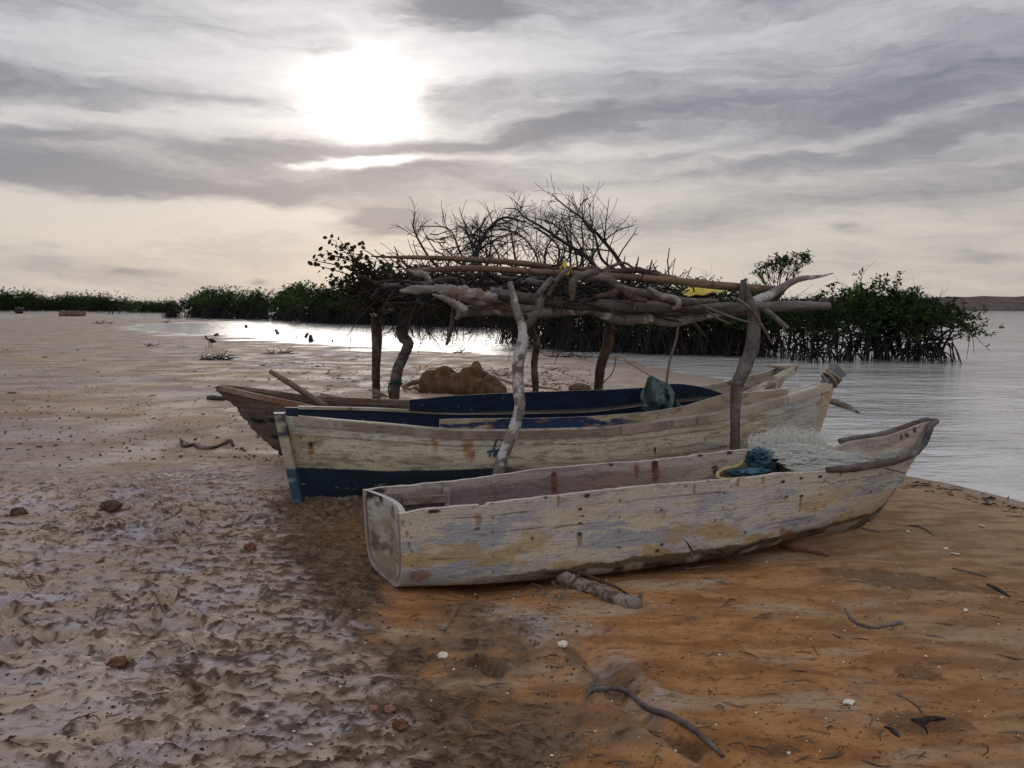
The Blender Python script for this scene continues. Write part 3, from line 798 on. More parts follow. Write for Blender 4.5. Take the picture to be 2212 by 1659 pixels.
        c = lerp(c, [.38, .265, .12], sstep(fbm(x * 2.2, z * 3.5 + 9, 0.0, 5, 37, .6), .0, .22) * sstep(H, .98, .35) * .85)   # ochre stain
        c = lerp(c, [.44, .40, .34], sstep(H, .80, .88) * (1 - sstep(T, .88, .95)) * .6)
        c = lerp(c, [.17, .14, .11], sstep(g3, .18, .45) * .45)
        c = lerp(c, [.15, .12, .085], sstep(g2, .22, .45) * .45)
        c = lerp(c, [.33, .21, .065], sstep(T, .86, .97) * sstep(H, .55, .15) * .7)
        for hc, sd in ((.40, 1), (.66, 2), (.86, 3)):       # long drying splits
            ck = np.abs(H - hc - .03 * fbm(x * 1.2, x * 0 + sd, 0.0, 3, 70 + sd)); c = lerp(c, [.05, .038, .03], (1 - sstep(ck, .003, .008)) * sstep(fbm(x * .9 + sd * 3, x * 0, 0.0, 3, 74 + sd), -.05, .12) * .8)
        edge = .165 + .06 * fbm(x * 7, x * 0, 0.0, 4, 41) + .06 * sstep(T, .1, .5) - .0 * T       # scuffed muddy foot
        c = lerp(c, [.115, .085, .05], sstep(edge - H, 0, .02) * sstep(T, .05, .3))
        c = lerp(c, [.045, .033, .022], sstep(edge - .022 - H + .04 * g2, .0, .012) * sstep(g2 + .3 * noise3(x * 12, z * 4, 0.0, 9), .02, .2) * sstep(T, .08, .3))
        c = lerp(c, [.36, .33, .27], sstep(edge - .075 - H, 0, .02) * sstep(fbm(x * 3, x * 0 + 3, 0.0, 3, 43), .02, .15) * .8)
        c = lerp(c, [.20, .085, .02], spots(P, rust, 7) * .70)
        c = lerp(c, [.035, .022, .018], spots(P, dark, 8))
        # rows of small nail stains
        for tx in (.018, .165, .40, .60, .80):
            dd = (x - tx * h.L) / .008; hz = (H * 6.0 + 0.37 + .25 * noise3(x * 0 + tx * 9, H * 3, 0.0, 2)) % 1 - .5
            c = lerp(c, [.055, .032, .022], np.exp(-dd ** 2) * np.exp(-(hz / .10) ** 2) * .8)
        return c
    mb = MB(); o_, i_ = h.shell(mb, col, rag=rag, floor=.03)
    e_ = np.stack([o_[0], o_[0] * .0 + i_[0]], 0); e_[1] = e_[1] + np.array([h.a[0], h.a[1], 0]) * .004
    mb.grid(e_, np.full(e_.shape, 1.0) * np.array([.30, .27, .225]))
    mb.build('hull', M['paint'], root, colors=True)
    # transom set just inside the hull planks
    tb = MB(); half = []
    o = h.outer; k0 = 6
    sec_o = o[0]; sec = o[0] * .985 + o[0].mean(0) * .015
    back = sec + np.array([h.a[0], h.a[1], 0]) * .035; front = sec + np.array([h.a[0], h.a[1], 0]) * .006
    # concave panel: rows from one gunwale to the other
    m_ = h.K // 2
    L_, R_ = front[:m_ + 1], front[m_:][::-1]
    us = np.linspace(0, 1, 40)
    rows = np.stack([L_ * (1 - u) + R_ * u + np.array([h.a[0], h.a[1], 0]) * .05 * math.sin(u * math.pi) for u in us], 0)
    zz = (rows[..., 2] - .04) / .42
    nn = fbm(rows[..., 1] * 6, rows[..., 2] * 5, 0.0, 4, 61)
    c = lerp(np.full(rows.shape, 1.0) * np.array([.40, .375, .33]), [.25, .21, .13], sstep(nn + .1 - .5 * np.abs(zz - .4), -.1, .2) * .85)
    c = lerp(c, [.48, .46, .45], sstep(zz + .3 * nn, .7, .95) * .7); c = lerp(c, [.06, .045, .03], sstep(fbm(rows[..., 1] * 12, rows[..., 2] * 9, 0.0, 4, 66), .12, .35) * .7)
    c = lerp(c, [.02, .015, .012], sstep(zz + .25 * fbm(rows[..., 1] * 16, rows[..., 2] * 6, 0.0, 3, 68), .86, .98) * (np.arange(40)[:, None] > 26))
    tb.grid(rows, c, flip=True)
    rb = rows + np.array([h.a[0], h.a[1], 0]) * .03
    tb.grid(rb, c * np.array([.6, .55, .55]))
    tb.grid(np.stack([rows[:, 0], rb[:, 0]], 1), np.full((40, 2, 3), .33))
    tb.build('transom', M['paint'], root, colors=True)
    # broken grey gunwale rails at the bow
    g = MB(); p = h.rail(-1, .80, .998, 40, dw=.004, dz=.012); p = np.concatenate([p, [h.rail(-1, 1, 1, 2)[0] + (0.012, 0, .03)]])
    g.tube(p, [.020, .026, .025, .024, .020], 9, 60, .22, 3); g.build('rail', M['grey'], root)
    g = MB(); g.tube(h.rail(1, .885, .998, 40, dw=.002, dz=.006), [.020, .022, .02], 8, 50, .2, 4); g.build('rail', M['grey'], root)
    g = MB(); i0 = h.outer[-1]; mid = h.outer[-1][h.K // 2 + 8:][::8].copy(); mid = np.concatenate([mid, [mid[-1] + (0, 0, .015)]])
    mid = mid + np.array([h.a[0], h.a[1], 0]) * .004
    g.tube(mid, [.018, .026, .024], 8, 40, .12, 5); g.build('stem_post', M['grey'], root)
    # cleat and a little shelf inside the stern
    i, j = h.pick_in(915, 1078); c0 = h.inner[i, j]
    ax = np.array([[h.a[0], h.a[1], 0], [-h.nrm[0], -h.nrm[1], 0], [0, 0, 1]])
    g = MB(); g.box(c0 - np.r_[h.nrm, 0] * .02, (.125, .022, .020), ax); g.box(c0 - np.r_[h.nrm, 0] * .045 + (0, 0, .004), (.035, .006, .010), ax); g.build('cleat_board', M['plank'], root, smooth=False)
    i, j = h.pick_in(964, 1068); c0 = h.inner[i, j] - np.r_[h.nrm, 0] * .02
    g = MB(); g.tube([c0 + (0, 0, -.13), c0 + (0, 0, -.04), c0 + (0, 0, .0), c0 + (0, 0, .02), c0 + (0, 0, .055), c0 + (0, 0, .075)], [.026, .022, .016, .022, .023, .012], 10, 24); g.build('rowlock_peg', M['pale'], root)
    for tt in (.27, .50, .68):
        g = MB(); ii = int(tt * (h.N - 1)); pts = h.inner[ii][::12] * .97 + h.inner[ii].mean(0) * .03
        g.tube(pts[3:-3], .016, 6, 40, .1, 7); g.build('rib', M['plank'], root)
    return h
CANOE = canoe()

# ---- blue and white boat
BW_ZN = [(615, 899), (700, 907), (820, 917), (1016, 932), (1150, 931), (1280, 927), (1476, 905), (1617, 880), (1700, 858), (1784, 832), (1806, 826)]
BW_ZF = [(600, 879), (700, 881), (796, 883), (1000, 892), (1250, 888), (1400, 872), (1560, 856), (1700, 840), (1800, 824)]
def bluewhite():
    O = np.array([-1.60, 5.86]); tip = np.array([2.93, 7.02]); d = tip - O; phi = math.atan2(d[1], d[0])
    h = Hull(O, phi, 4.42, {0: .028, .05: .14, .15: .33, .3: .48, .5: .56, .7: .52, .85: .34, .95: .13, 1: .02},
             {0: 1.5, .2: 2.3, .5: 2.7, .8: 1.9, 1: 1.2}, {0: -.03, 1: -.02}, BW_ZN, BW_ZF, rake0=.13, rake1=.27, p1=.9, N=640, K=221, th=.03)
    root = thing('fishing_boat', (h.O[0] + h.a[0] * 2.2, h.O[1] + h.a[1] * 2.2, 0), 'cream wooden boat with navy blue bottom and dark blue inside, half under the brushwood shelter', 'boat')
    h.outer, h.T, h.A, h.H = h.section(); h.px, h.py = proj(h.outer); h.inner = h.section(inset=.03, floor=.03)[0]; h.ipx, h.ipy = proj(h.inner)
    rust = []; dark = []
    def mark(lst, px, py, rx, rz, drip=0.0):
        i, j = h.pick(px, py); lst.append((h.outer[i, j], rx, rz, drip))
    for q in [(671, 962, .030, .015, .15), (663, 905, .025, .03, .02), (939, 930, .035, .05, .14), (1010, 947, .05, .03, .20), (1018, 975, .03, .02, .12), (955, 935, .03, .02, .06), (1775, 852, .02, .05, .1), (1790, 838, .02, .05, .08), (690, 900, .02, .02, .04), (1010, 925, .02, .02, .03)]: mark(rust, *q)
    for q in [(671, 958, .018, .012, .03), (735, 923, .010, .01, .0), (806, 996, .012, .008, 0), (1415, 967, .012, .012, .05), (1100, 945, .01, .01, 0), (650, 945, .01, .012, 0), (1290, 945, .01, .01, 0), (1500, 930, .01, .01, 0), (1240, 960, .012, .008, 0)]: mark(dark, *q)
    def col(P, T, A, H, inside):
        x, z = T * h.L, P[..., 2]
        g1 = fbm(x * 1.4, z * 4, A * 2, 4, 111); g2 = fbm(x * 5, z * 18, A, 4, 113, .6); g3 = fbm(x * 6, z * 70, A, 3, 115, .6)
        if inside:
            c = lerp(np.full(P.shape, 1.0) * np.array([.016, .038, .055]), [.05, .085, .10], sstep(g2, 0, .3) * .6)
            c = lerp(c, [.008, .018, .045], sstep(H, .70, .78)); c = lerp(c, [.22, .20, .17], sstep(H, .985, 1) * .6)
            return c
        c = np.full(P.shape, 1.0) * np.array([.58, .55, .435])
        c = lerp(c, [.37, .335, .205], sstep(g1, -.05, .3) * .75)
        c = lerp(c, [.36, .38, .39], sstep(fbm(x * 2.1, z * 5, 0.0, 4, 120), .02, .3) * sstep(T, .55, .75) * .85)
        c = lerp(c, [.45, .48, .51], sstep(T, .80, .90) * .75)
        c = lerp(c, [.40, .33, .13], sstep(z, .36, .24) * sstep(g1 + .2, -.1, .3) * sstep(T, .5, .1) * .55)
        c = lerp(c, [.56, .55, .50], sstep(H, .79, .83) * sstep(T, .5, .2) * .7)
        c = lerp(c, [.20, .165, .10], sstep(g3, .08, .38) * .6); c = lerp(c, [.13, .105, .07], sstep(g2, .12, .36) * .6)
        c = lerp(c, [.22, .18, .10], sstep(fbm(x * 2.6, z * 14, A, 5, 127, .65), .05, .3) * .55)
        c = lerp(c, [.36, .25, .09], sstep(T, .955, .995) * .6)
        # navy boot paint, chipped along its edge; gone towards the bow
        bl = .265 + .012 * g2 - .02 * T + .03 * sstep(T, .15, .4)
        c = lerp(c, [.56, .56, .54], sstep(bl + .012 - z, 0, .004) * sstep(fbm(x * 14, z * 20, 0.0, 3, 131), .0, .2) * sstep(T, .3, .05))
        navy = lerp(np.full(P.shape, 1.0) * np.array([.012, .030, .045]), [.008, .012, .018], sstep(g1, -.1, .3))
        chip = sstep(fbm(x * 9, z * 26, 0.0, 4, 135), .26, .36) * np.exp(-((z - .125 - .02 * g1) / .022) ** 2) * 1.0
        navy = lerp(navy, [.44, .43, .40], np.clip(chip, 0, 1) * sstep(T, .3, .12)); navy = lerp(navy, [.30, .24, .16], sstep(.03 - z + .02 * g2, 0, .02))
        w = sstep(bl - z, -.002, .004) * (1 - sstep(T + .1 * g1, .27, .38))
        foot = sstep(bl - .03 - z, 0, .03) * sstep(T, .26, .36)
        c = c * (1 - foot[..., None]) + np.array([.075, .07, .055]) * foot[..., None]
        c = c * (1 - w[..., None]) + navy * w[..., None]
        pe = sstep(fbm(x * 7, z * 9, 0.0, 4, 140), .16, .30) * sstep(T, .07, .012) * (z > .25)
        c = lerp(c, [.42, .34, .26], pe)
        c = lerp(c, [.30, .105, .025], spots(P, rust, 7) * (.45 + .4 * sstep(g2, -.2, .2))); c = lerp(c, [.035, .02, .015], spots(P, dark, 8))
        return c
    def disp(T, A, H):       # two lapped strakes
        f = 1 - sstep(T, .0, .05) * 0
        lap1 = sstep(H - (.80 + .02 * np.sin(T * 3)), 0, .006) * .012
        lap2 = sstep(H - .55, 0, .006) * .006
        return (lap1 + lap2 * .8) * sstep(T, .01, .05) * (1 - sstep(T, .93, .99))
    mb = MB(); h.shell(mb, col, disp=disp, floor=.04)
    mb.build('hull', M['paint'], root, colors=True)
    up = np.array([0, 0, 1.0]); nr = np.r_[h.nrm, 0]; ax = np.array([[h.a[0], h.a[1], 0], nr, up])
    # rub rail along the near sheer and the pale cap on both gunwales
    def rail_cols(pts, a, b, sd, s=1.0):
        q = fbm(pts[:, 0] * 1.8, pts[:, 1] * 2, 0.0, 3, sd); c = lerp(np.full((len(pts), 3), 1.0) * np.array(a), b, sstep(q, -.1, .2))
        return lerp(c, [.09, .06, .045], sstep(fbm(pts[:, 0] * 14, pts[:, 1] * 3, 0.0, 3, sd + 1), .33, .42) * .6)
    p = h.rail(-1, .012, .62, 240, dw=.014, dz=.004); g = MB(); strip(g, p, up * -.058, -nr, .022, rail_cols(p, (.21, .165, .13), (.33, .275, .22), 5)); g.build('rub_rail', M['paint'], root, smooth=False, colors=True)
    p = h.rail(-1, .621, .985, 200, dw=.014, dz=.004); g = MB(); strip(g, p, up * -.055, -nr, .022, rail_cols(p, (.40, .36, .28), (.27, .23, .18), 6)); g.build('rub_rail', M['paint'], root, smooth=False, colors=True)
    for sd, t0, t1 in ((-1, .02, .98), (1, .02, .98)):
        p = h.rail(sd, t0, t1, 300, dw=.010, dz=.012); g = MB(); strip(g, p, up * -.022, nr * (-sd), .055, rail_cols(p, (.44, .41, .36), (.32, .27, .22), 8 + sd)); g.build('gunwale_cap', M['paint'], root, smooth=False, colors=True)
    # raised coaming boards: far one deep blue, near one cream with blue remains; they meet in a point forward
    def coaming(side, t0, t1, toptrace, hb_in, depth, colf, th=.022):
        t = np.linspace(t0, t1, 260)
        hb = h.k(h.hbk, t); inn = np.maximum(hb - hb_in, .03)
        inn = inn * (1 - sstep(t, .80, .90) * .0)
        x, y = h.plan(t, side * inn / hb, np.ones_like(t))
        z0 = h.k(h.znk if side < 0 else h.zfk, t)
        ks = {}
        for px, py in toptrace:
            dd = ray(px, py); i = int(np.argmin(np.abs(x / y - dd[0] / dd[1]))); ks[float(t[i])] = CAM_H + dd[2] * y[i] / dd[1]
        z = h.k(ks, t) + .004 * fbm(t * 40, t * 0, 0.0, 3, 9)
        top = np.stack([x, y, z], -1)
        g = MB(); rows = []
        n_ = 9; vs = np.linspace(0, 1, n_)
        down = np.minimum(z0 - depth - z, -.03)
        P = top[:, None] + np.stack([np.zeros((260, n_)), np.zeros((260, n_)), down[:, None] * vs[None]], -1)
        inward = nr * (-side)
        C = colf(P, t[:, None] * np.ones(n_), vs[None] * np.ones((260, 1)))
        g.grid(P, C); Q = P - inward * th; g.grid(Q, C, flip=True)
        g.grid(np.stack([P[:, 0], Q[:, 0]], 1), np.stack([C[:, 0], C[:, 0]], 1) * .2 + np.array([.30, .28, .25]) * .8, flip=True)
        for e in (0, -1): g.grid(np.stack([P[e], Q[e]], 0), np.stack([C[e], C[e]], 0) * .5 + .15)
        return g, top
    def cfar(P, T, V):
        q = fbm(P[..., 0] * 5, P[..., 2] * 12, 0.0, 4, 31)
        c = lerp(np.full(P.shape, 1.0) * np.array([.005, .018, .058]), [.004, .009, .020], sstep(q, -.1, .25) * .8)
        c = lerp(c, [.004, .018, .030], sstep(T, .62, .8) * .8)
        c = lerp(c, [.30, .28, .24], sstep(fbm(P[..., 0] * 30, P[..., 2] * 40, 0.0, 3, 36), .50, .56) * .5)
        return lerp(c, [.26, .24, .20], sstep(V, .965, .99) * .7 * sstep(T, .3, .5))
    def cnear(P, T, V):
        q = fbm(P[..., 0] * 4, P[..., 2] * 9, 0.0, 4, 41)
        c = lerp(np.full(P.shape, 1.0) * np.array([.36, .30, .215]), [.27, .21, .15], sstep(q, -.1, .2))
        blue = sstep(fbm(P[..., 0] * 1.5 + 2.2, P[..., 2] * 7, 0.0, 4, 44) + .15 * (V - .3), .0, .06) * sstep(T, .62, .52)
        c = lerp(c, [.010, .026, .075], blue)
        return lerp(c, [.20, .11, .06], sstep(fbm(P[..., 0] * 8, P[..., 2] * 20, 0.0, 3, 47), .25, .42) * .7)
    g, top = coaming(1, .205, .885, [(803, 864), (999, 854), (1280, 843), (1398, 837), (1460, 829), (1500, 833), (1540, 843), (1564, 851)], .06, -.01, cfar)
    g.build('coaming_board', M['paint'], root, smooth=False, colors=True)['label'] = 'dark blue inner coaming board'
    g, top2 = coaming(-1, .235, .885, [(856, 905), (999, 904), (1195, 902), (1350, 893.7), (1462, 879.6), (1540, 858), (1564, 851)], .07, .0, cnear)
    g.build('coaming_board', M['paint'], root, smooth=False, colors=True)['label'] = 'cream coaming board with blue paint remains'
    # fore deck from the coaming point to the bow, side decks
    g = MB(); t = np.linspace(.80, .985, 60); rows = []
    a_ = h.rail(-1, .80, .985, 60, dw=-.012, dz=-.004); b_ = h.rail(1, .80, .985, 60, dw=-.012, dz=-.004)
    us = np.linspace(0, 1, 12)
    P = np.stack([a_ * (1 - u) + b_ * u + np.array([0, 0, .02 * math.sin(u * math.pi)]) for u in us], 1)
    keep = sstep(t, .80, .86)
    q = fbm(P[..., 0] * 5, P[..., 1] * 6, 0.0, 4, 51); C = lerp(np.full(P.shape, 1.0) * np.array([.30, .30, .27]), [.07, .10, .11], sstep(q + .5 * sstep(t, .88, .82)[:, None], .05, .25))
    g.grid(P, C); g.build('fore_deck', M['paint'], root, smooth=False, colors=True)
    # frames inside
    for tt in np.arange(.12, .84, .075):
        g = MB(); ii = int(tt * (h.N - 1)); pts = h.inner[ii]; cen = pts.mean(0)
        far = pts[h.K // 2 + 8:-4:9]
        g.tube(far - nr * .012 + up * .004, .020, 4, 24); near = pts[6:h.K // 2 - 6:9]
        g.tube(near + nr * .012 + up * .004, .020, 4, 24)
        g.build('frame', M['frameblue'], root, smooth=False)
    for tt in (.30, .64):
        g = MB(); l = h.rail(-1, tt, tt + .001, 2, dw=-.05, dz=-.16)[0]; r_ = h.rail(1, tt, tt + .001, 2, dw=-.05, dz=-.16)[0]
        mid = (l + r_) / 2; w = np.linalg.norm(r_ - l) / 2; g.box(mid, (.11, w, .014), ax); g.build('thwart', M['frameblue'], root, smooth=False)
    # stem post at the left end, blue with a grey cap
    g = MB(); b0 = gpt(648, 1100); b0[2] = -.06
    top = at(603, 892, 5.80); foot = at(650, 1112, 5.72)
    z = np.linspace(0, 1, 30); P = []; C = []
    e1 = ax[0]; e2 = -nr
    for k in z:
        c = foot * (1 - k) + top * k; hw = .045; dp = .055
        ring = [c - e1 * .035 + e2 * dp * .55, c + e1 * .032 + e2 * dp, c + e1 * .05 - e2 * dp, c - e1 * .045 - e2 * dp]
        P.append(ring + [ring[0]])
    P = np.array(P); q = fbm(P[..., 0] * 9 + P[..., 1] * 7, P[..., 2] * 6, 0.0, 4, 81)
    zz = P[..., 2]
    C = lerp(np.full(P.shape, 1.0) * np.array([.33, .29, .22]), [.03, .042, .062], sstep(q + .30 * sstep(zz, .48, .66), .10, .22)); C = lerp(C, [.022, .060, .090], sstep(zz, .30, .27)); C = lerp(C, [.40, .40, .42], sstep(zz, .695, .715))
    C = lerp(C, [.42, .40, .36], sstep(fbm(P[..., 0] * 20, P[..., 2] * 15, 0.0, 3, 85), .34, .45) * .5)
    g.grid(P, C); g.add(P[-1][:4], [(0, 1, 2, 3)], np.full((4, 3), .38)); g.build('stem_post', M['paint'], root, smooth=False, colors=True)
    # mooring post at the bow with rope turns
    bt = h.rail(-1, .985, .985, 2)[0]; bt2 = h.rail(1, .985, .985, 2)[0]; bc = (bt + bt2) / 2
    tipp = at(1812, 797, bc[1] + .02)
    g = MB(); d = unit(tipp - bc); e = unit(np.cross(d, nr))
    P = []
    for k, w in ((-.4, .02), (0, .035), (.45, .05), (1.0, .072)):
        c = bc * (1 - k) + tipp * k; P.append([c - e * w - nr * .045, c + e * w - nr * .045, c + e * w + nr * .045, c - e * w + nr * .045, c - e * w - nr * .045])
    P = np.array(P); g.grid(P, np.full(P.shape, 1.0) * np.array([.15, .165, .18])); g.add(P[-1][:4], [(0, 1, 2, 3)], np.full((4, 3), .24))
    mp = g.build('mooring_post', M['paint'], root, smooth=False, colors=True)
    g = MB(); th_ = np.linspace(0, 2 * math.pi * 3.4, 80)
    c = bc * .55 + tipp * .45
    rp = c[None] + np.cos(th_)[:, None] * e * .075 + np.sin(th_)[:, None] * nr * .075 + d * (np.linspace(-.05, .03, 80)[:, None] + .012 * np.sin(th_ * 1.3)[:, None])
    g.tube(rp, .013, 6, 160, .1, 3); g.tube([rp[0], rp[0] + (0.02, -.04, -.05), rp[0] + (.025, -.05, -.13)], .010, 6, 12); g.build('rope_turns', M['rope'], root)
    # what is left of the lettering on the side: Di / Te
    strokes = [[(1066, 972), (1069, 960), (1073, 948)], [(1073, 948), (1083, 949), (1087, 956), (1084, 966), (1076, 972), (1066, 972)], [(1093, 957), (1092, 965), (1090, 972)], [(1094, 950), (1095, 951)],
               [(1052, 976), (1061, 974), (1066, 973)], [(1060, 974), (1058, 982), (1057, 986)], [(1066, 982), (1074, 981), (1074, 977), (1069, 977), (1066, 982), (1069, 986), (1075, 985)]]
    g = MB()
    for st in strokes:
        st = np.array(st, float); P = spline(st, 14) if len(st) > 2 else np.linspace(st[0], st[1], 3)
        pts = []
        for px, py in P:
            i, j = h.pick(px, py); dd = ray(px, py); base = h.outer[i, j]
            q = np.array([0, 0, CAM_H]) + dd * (base[1] / dd[1]); pts.append(q)
        pts = np.array(pts); w = .006
        dirs = np.gradient(pts, axis=0); dirs /= np.linalg.norm(dirs, axis=1)[:, None] + 1e-9
        sd = np.cross(dirs, -nr)
        off = -nr * .010
        g.grid(np.stack([pts - sd * w + off, pts + sd * w + off, pts + sd * w, pts - sd * w, pts - sd * w + off], 1))
    g.build('lettering', M['navy'], root, smooth=False)
    return h
M['frameblue'] = m_plain('faded_blue_frames', (.05, .075, .085), (.13, .155, .155), 14)
M['navy'] = m_plain('navy_paint', (.015, .05, .085), (.03, .085, .12), 30)
M['rope'] = m_wood('old_rope', (.20, .17, .13), (.34, .29, .22), None, 40, bs=.6)
BLUE = bluewhite()

# ---- decayed boat behind
def greyboat():
    O = np.array([-2.18, 7.50]); tip = np.array([2.42, 8.06]); d = tip - O; phi = math.atan2(d[1], d[0])
    h = Hull(O, phi, float(np.linalg.norm(d)), {0: .04, .06: .20, .2: .40, .5: .50, .8: .40, .93: .20, 1: .025}, {0: 1.5, .3: 2.4, .7: 2.2, 1: 1.2}, {0: -.02, 1: -.02},
             {0: .735, .045: .67, .10: .60, .16: .53, .3: .46, .6: .45, .82: .50, .9: .60, 1: .855}, {0: .735, .05: .67, .12: .585, .2: .535, .4: .47, .6: .45, .8: .535, .9: .66, 1: .855}, rake0=.66, rake1=.52, p0=.8, p1=.9, N=360, K=101)
    root = thing('decayed_boat', (h.O[0] + h.a[0] * 2.4, h.O[1] + h.a[1] * 2.4, 0), 'rotting grey boat with ragged stern and cream bow, behind the cream and navy boat', 'boat')
    h.outer, h.T, h.A, h.H = h.section(); h.px, h.py = proj(h.outer)
    holes = []
    for q in [(560, 910, .085, .028, 0), (590, 908, .06, .03, 0), (545, 905, .03, .02, 0), (605, 988, .05, .03, 0), (545, 928, .015, .012, 0), (598, 945, .10, .02, .0)]:
        i, j = h.pick(*q[:2]); holes.append((h.outer[i, j], *q[2:]))
    def col(P, T, A, H, inside):
        x, z = T * h.L, P[..., 2]
        g1 = fbm(x * 1.5, z * 5, A, 4, 211); g2 = fbm(x * 4, z * 26, A, 4, 213, .6); g3 = fbm(x * 4, z * 90, A, 3, 215, .6)
        c = lerp(np.full(P.shape, 1.0) * np.array([.075, .060, .050]), [.135, .115, .098], sstep(g1, -.2, .2))
        c = lerp(c, [.11, .066, .038], sstep(z, .52, .62) * .7)
        c = lerp(c, [.06, .045, .035], sstep(g3, .08, .35) * .8); c = lerp(c, [.05, .04, .035], sstep(g2, .2, .4) * .7)
        seam = np.abs(((z * 7.4 + .15) % 1) - .5)
        c = lerp(c, [.03, .022, .018], sstep(seam, .46, .49) * .9)
        w = sstep(T, .70, .78)
        cr = lerp(np.full(P.shape, 1.0) * np.array([.40, .36, .28]), [.30, .27, .22], sstep(g1, -.1, .3)); cr = lerp(cr, [.16, .11, .07], sstep(g2, .2, .4) * .6)
        c = c * (1 - w[..., None]) + cr * w[..., None]
        if not inside: c = lerp(c, [.012, .009, .008], spots(P, holes, 3))
        else: c = c * .9
        return c
    mb = MB()
    # ragged plank ends at the stern
    o_raw = h.section
    z0 = h.outer[0][:, 2]
    plank = np.floor(h.outer[..., 2] * 7.4 + .65); jag = (.05 * noise3(plank * 1.7, plank * 0, 0.0, 5) + .035 * noise3(h.outer[..., 2] * 30, h.outer[..., 2] * 0, 0.0, 6)) * (1 - sstep(h.T, .0, .05))
    sec0 = h.section
    def sec(*a, **k):
        o, T, A, H = sec0(*a, **k); o = o + jag[..., None] * np.array([h.a[0], h.a[1], 0]); return o, T, A, H
    h.section = sec
    h.shell(mb, col, floor=.03); mb.build('hull', M['paint'], root, colors=True)
    up = np.array([0, 0, 1.0]); nr = np.r_[h.nrm, 0]
    def plank(p, dn, th, name, mat, dirn):
        g = MB(); strip(g, p, up * -dn, dirn, th); return g.build(name, mat, root, smooth=False)
    plank(h.rail(-1, .003, .16, 60, dw=.01, dz=.012), .050, .05, 'gunwale_plank', M['plank'], nr)
    plank(h.rail(1, .003, .36, 60, dw=.01, dz=.01), .06, .04, 'gunwale_plank', M['plank'], -nr)
    p = np.array([at(1713, 793, 8.12), at(1672, 823, 7.86), at(1625, 853, 7.62)]); g = MB()
    e = unit(p[0] - p[2]); s_ = unit(np.cross(e, up)); g.box((p[0] + p[2]) / 2 - up * .02, (np.linalg.norm(p[0] - p[2]) / 2, .05, .028), np.array([e, s_, np.cross(s_, e)])); 
    k = g.build('gunwale_plank', M['cream'], root, smooth=False)
    g = MB(); q0, q1 = at(1618, 868, 7.55), at(1675, 836, 7.85); g.tube([q0, (q0 + q1) / 2, q1], [.035, .036, .03], 8, 10, .1, 3); g.build('rub_rail', M['cream'], root)
    plank(h.rail(1, .80, .985, 60, dw=.01, dz=.015), .045, .05, 'gunwale_plank', M['cream'], -nr)
    c = at(1690, 793, 8.2); g = MB(); g.box(c + up * .012, (.13, .10, .012), np.array([unit((1, .25, .02)), unit((-.25, 1, 0)), up])); g.build('bow_cap', M['cream'], root, smooth=False)
    g = MB(); a_, b_ = at(692, 850, 8.0), at(806, 869, 8.15); strip(g, np.linspace(a_, b_, 12), up * -.07, nr, .03); g.build('broken_plank', M['plank'], root, smooth=False)
    for tt in (.15, .3, .45, .6, .75):
        g = MB(); ii = int(tt * (h.N - 1)); g.tube(h.inner[ii][6:-6:6] + up * .01, .022, 5, 30, .15, 4); g.build('frame', M['plank'], root)
    return h
M['cream'] = m_wood('cream_painted_plank', (.26, .23, .18), (.42, .385, .30), (.15, .11, .08), 5, stretch=(.6, 3, 3))
GREYB = greyboat()
# ------------------------------------------------------------------ foliage and twigs
def leaves(mb, C, size, rng, aspect=0.55, droop=0.0, oval=False, norm=None):
    C = np.asarray(C, float); n = len(C)
    if n == 0: return
    s = size * rng.uniform(.7, 1.3, n)[:, None]
    d = rng.normal(size=(n, 3)); d[:, 2] = d[:, 2] * .7 - droop; d /= np.linalg.norm(d, axis=1)[:, None]
    u = rng.normal(size=(n, 3)) + (np.array([0, 0, .6]) if norm is None else norm); e = np.cross(d, u); e /= np.linalg.norm(e, axis=1)[:, None] + 1e-9
    k = np.cross(e, d)
    if not oval:
        v = np.stack([C, C + d * s * .5 + e * s * aspect * .5, C + d * s + k * s * .1, C + d * s * .5 - e * s * aspect * .5], 1).reshape(-1, 3)
        f = np.arange(n * 4).reshape(n, 4)
    else:
        w = s * aspect * .5; c = k * s
        v = np.stack([C, C + d * s * .22 + e * w * .8 + c * .05, C + d * s * .60 + e * w + c * .09, C + d * s * .9 + e * w * .5 + c * .04, C + d * s - c * .02,
                      C + d * s * .9 - e * w * .5 + c * .04, C + d * s * .60 - e * w + c * .09, C + d * s * .22 - e * w * .8 + c * .05], 1).reshape(-1, 3)
        f = np.arange(n * 8).reshape(n, 8)
    mb.add(v, f)
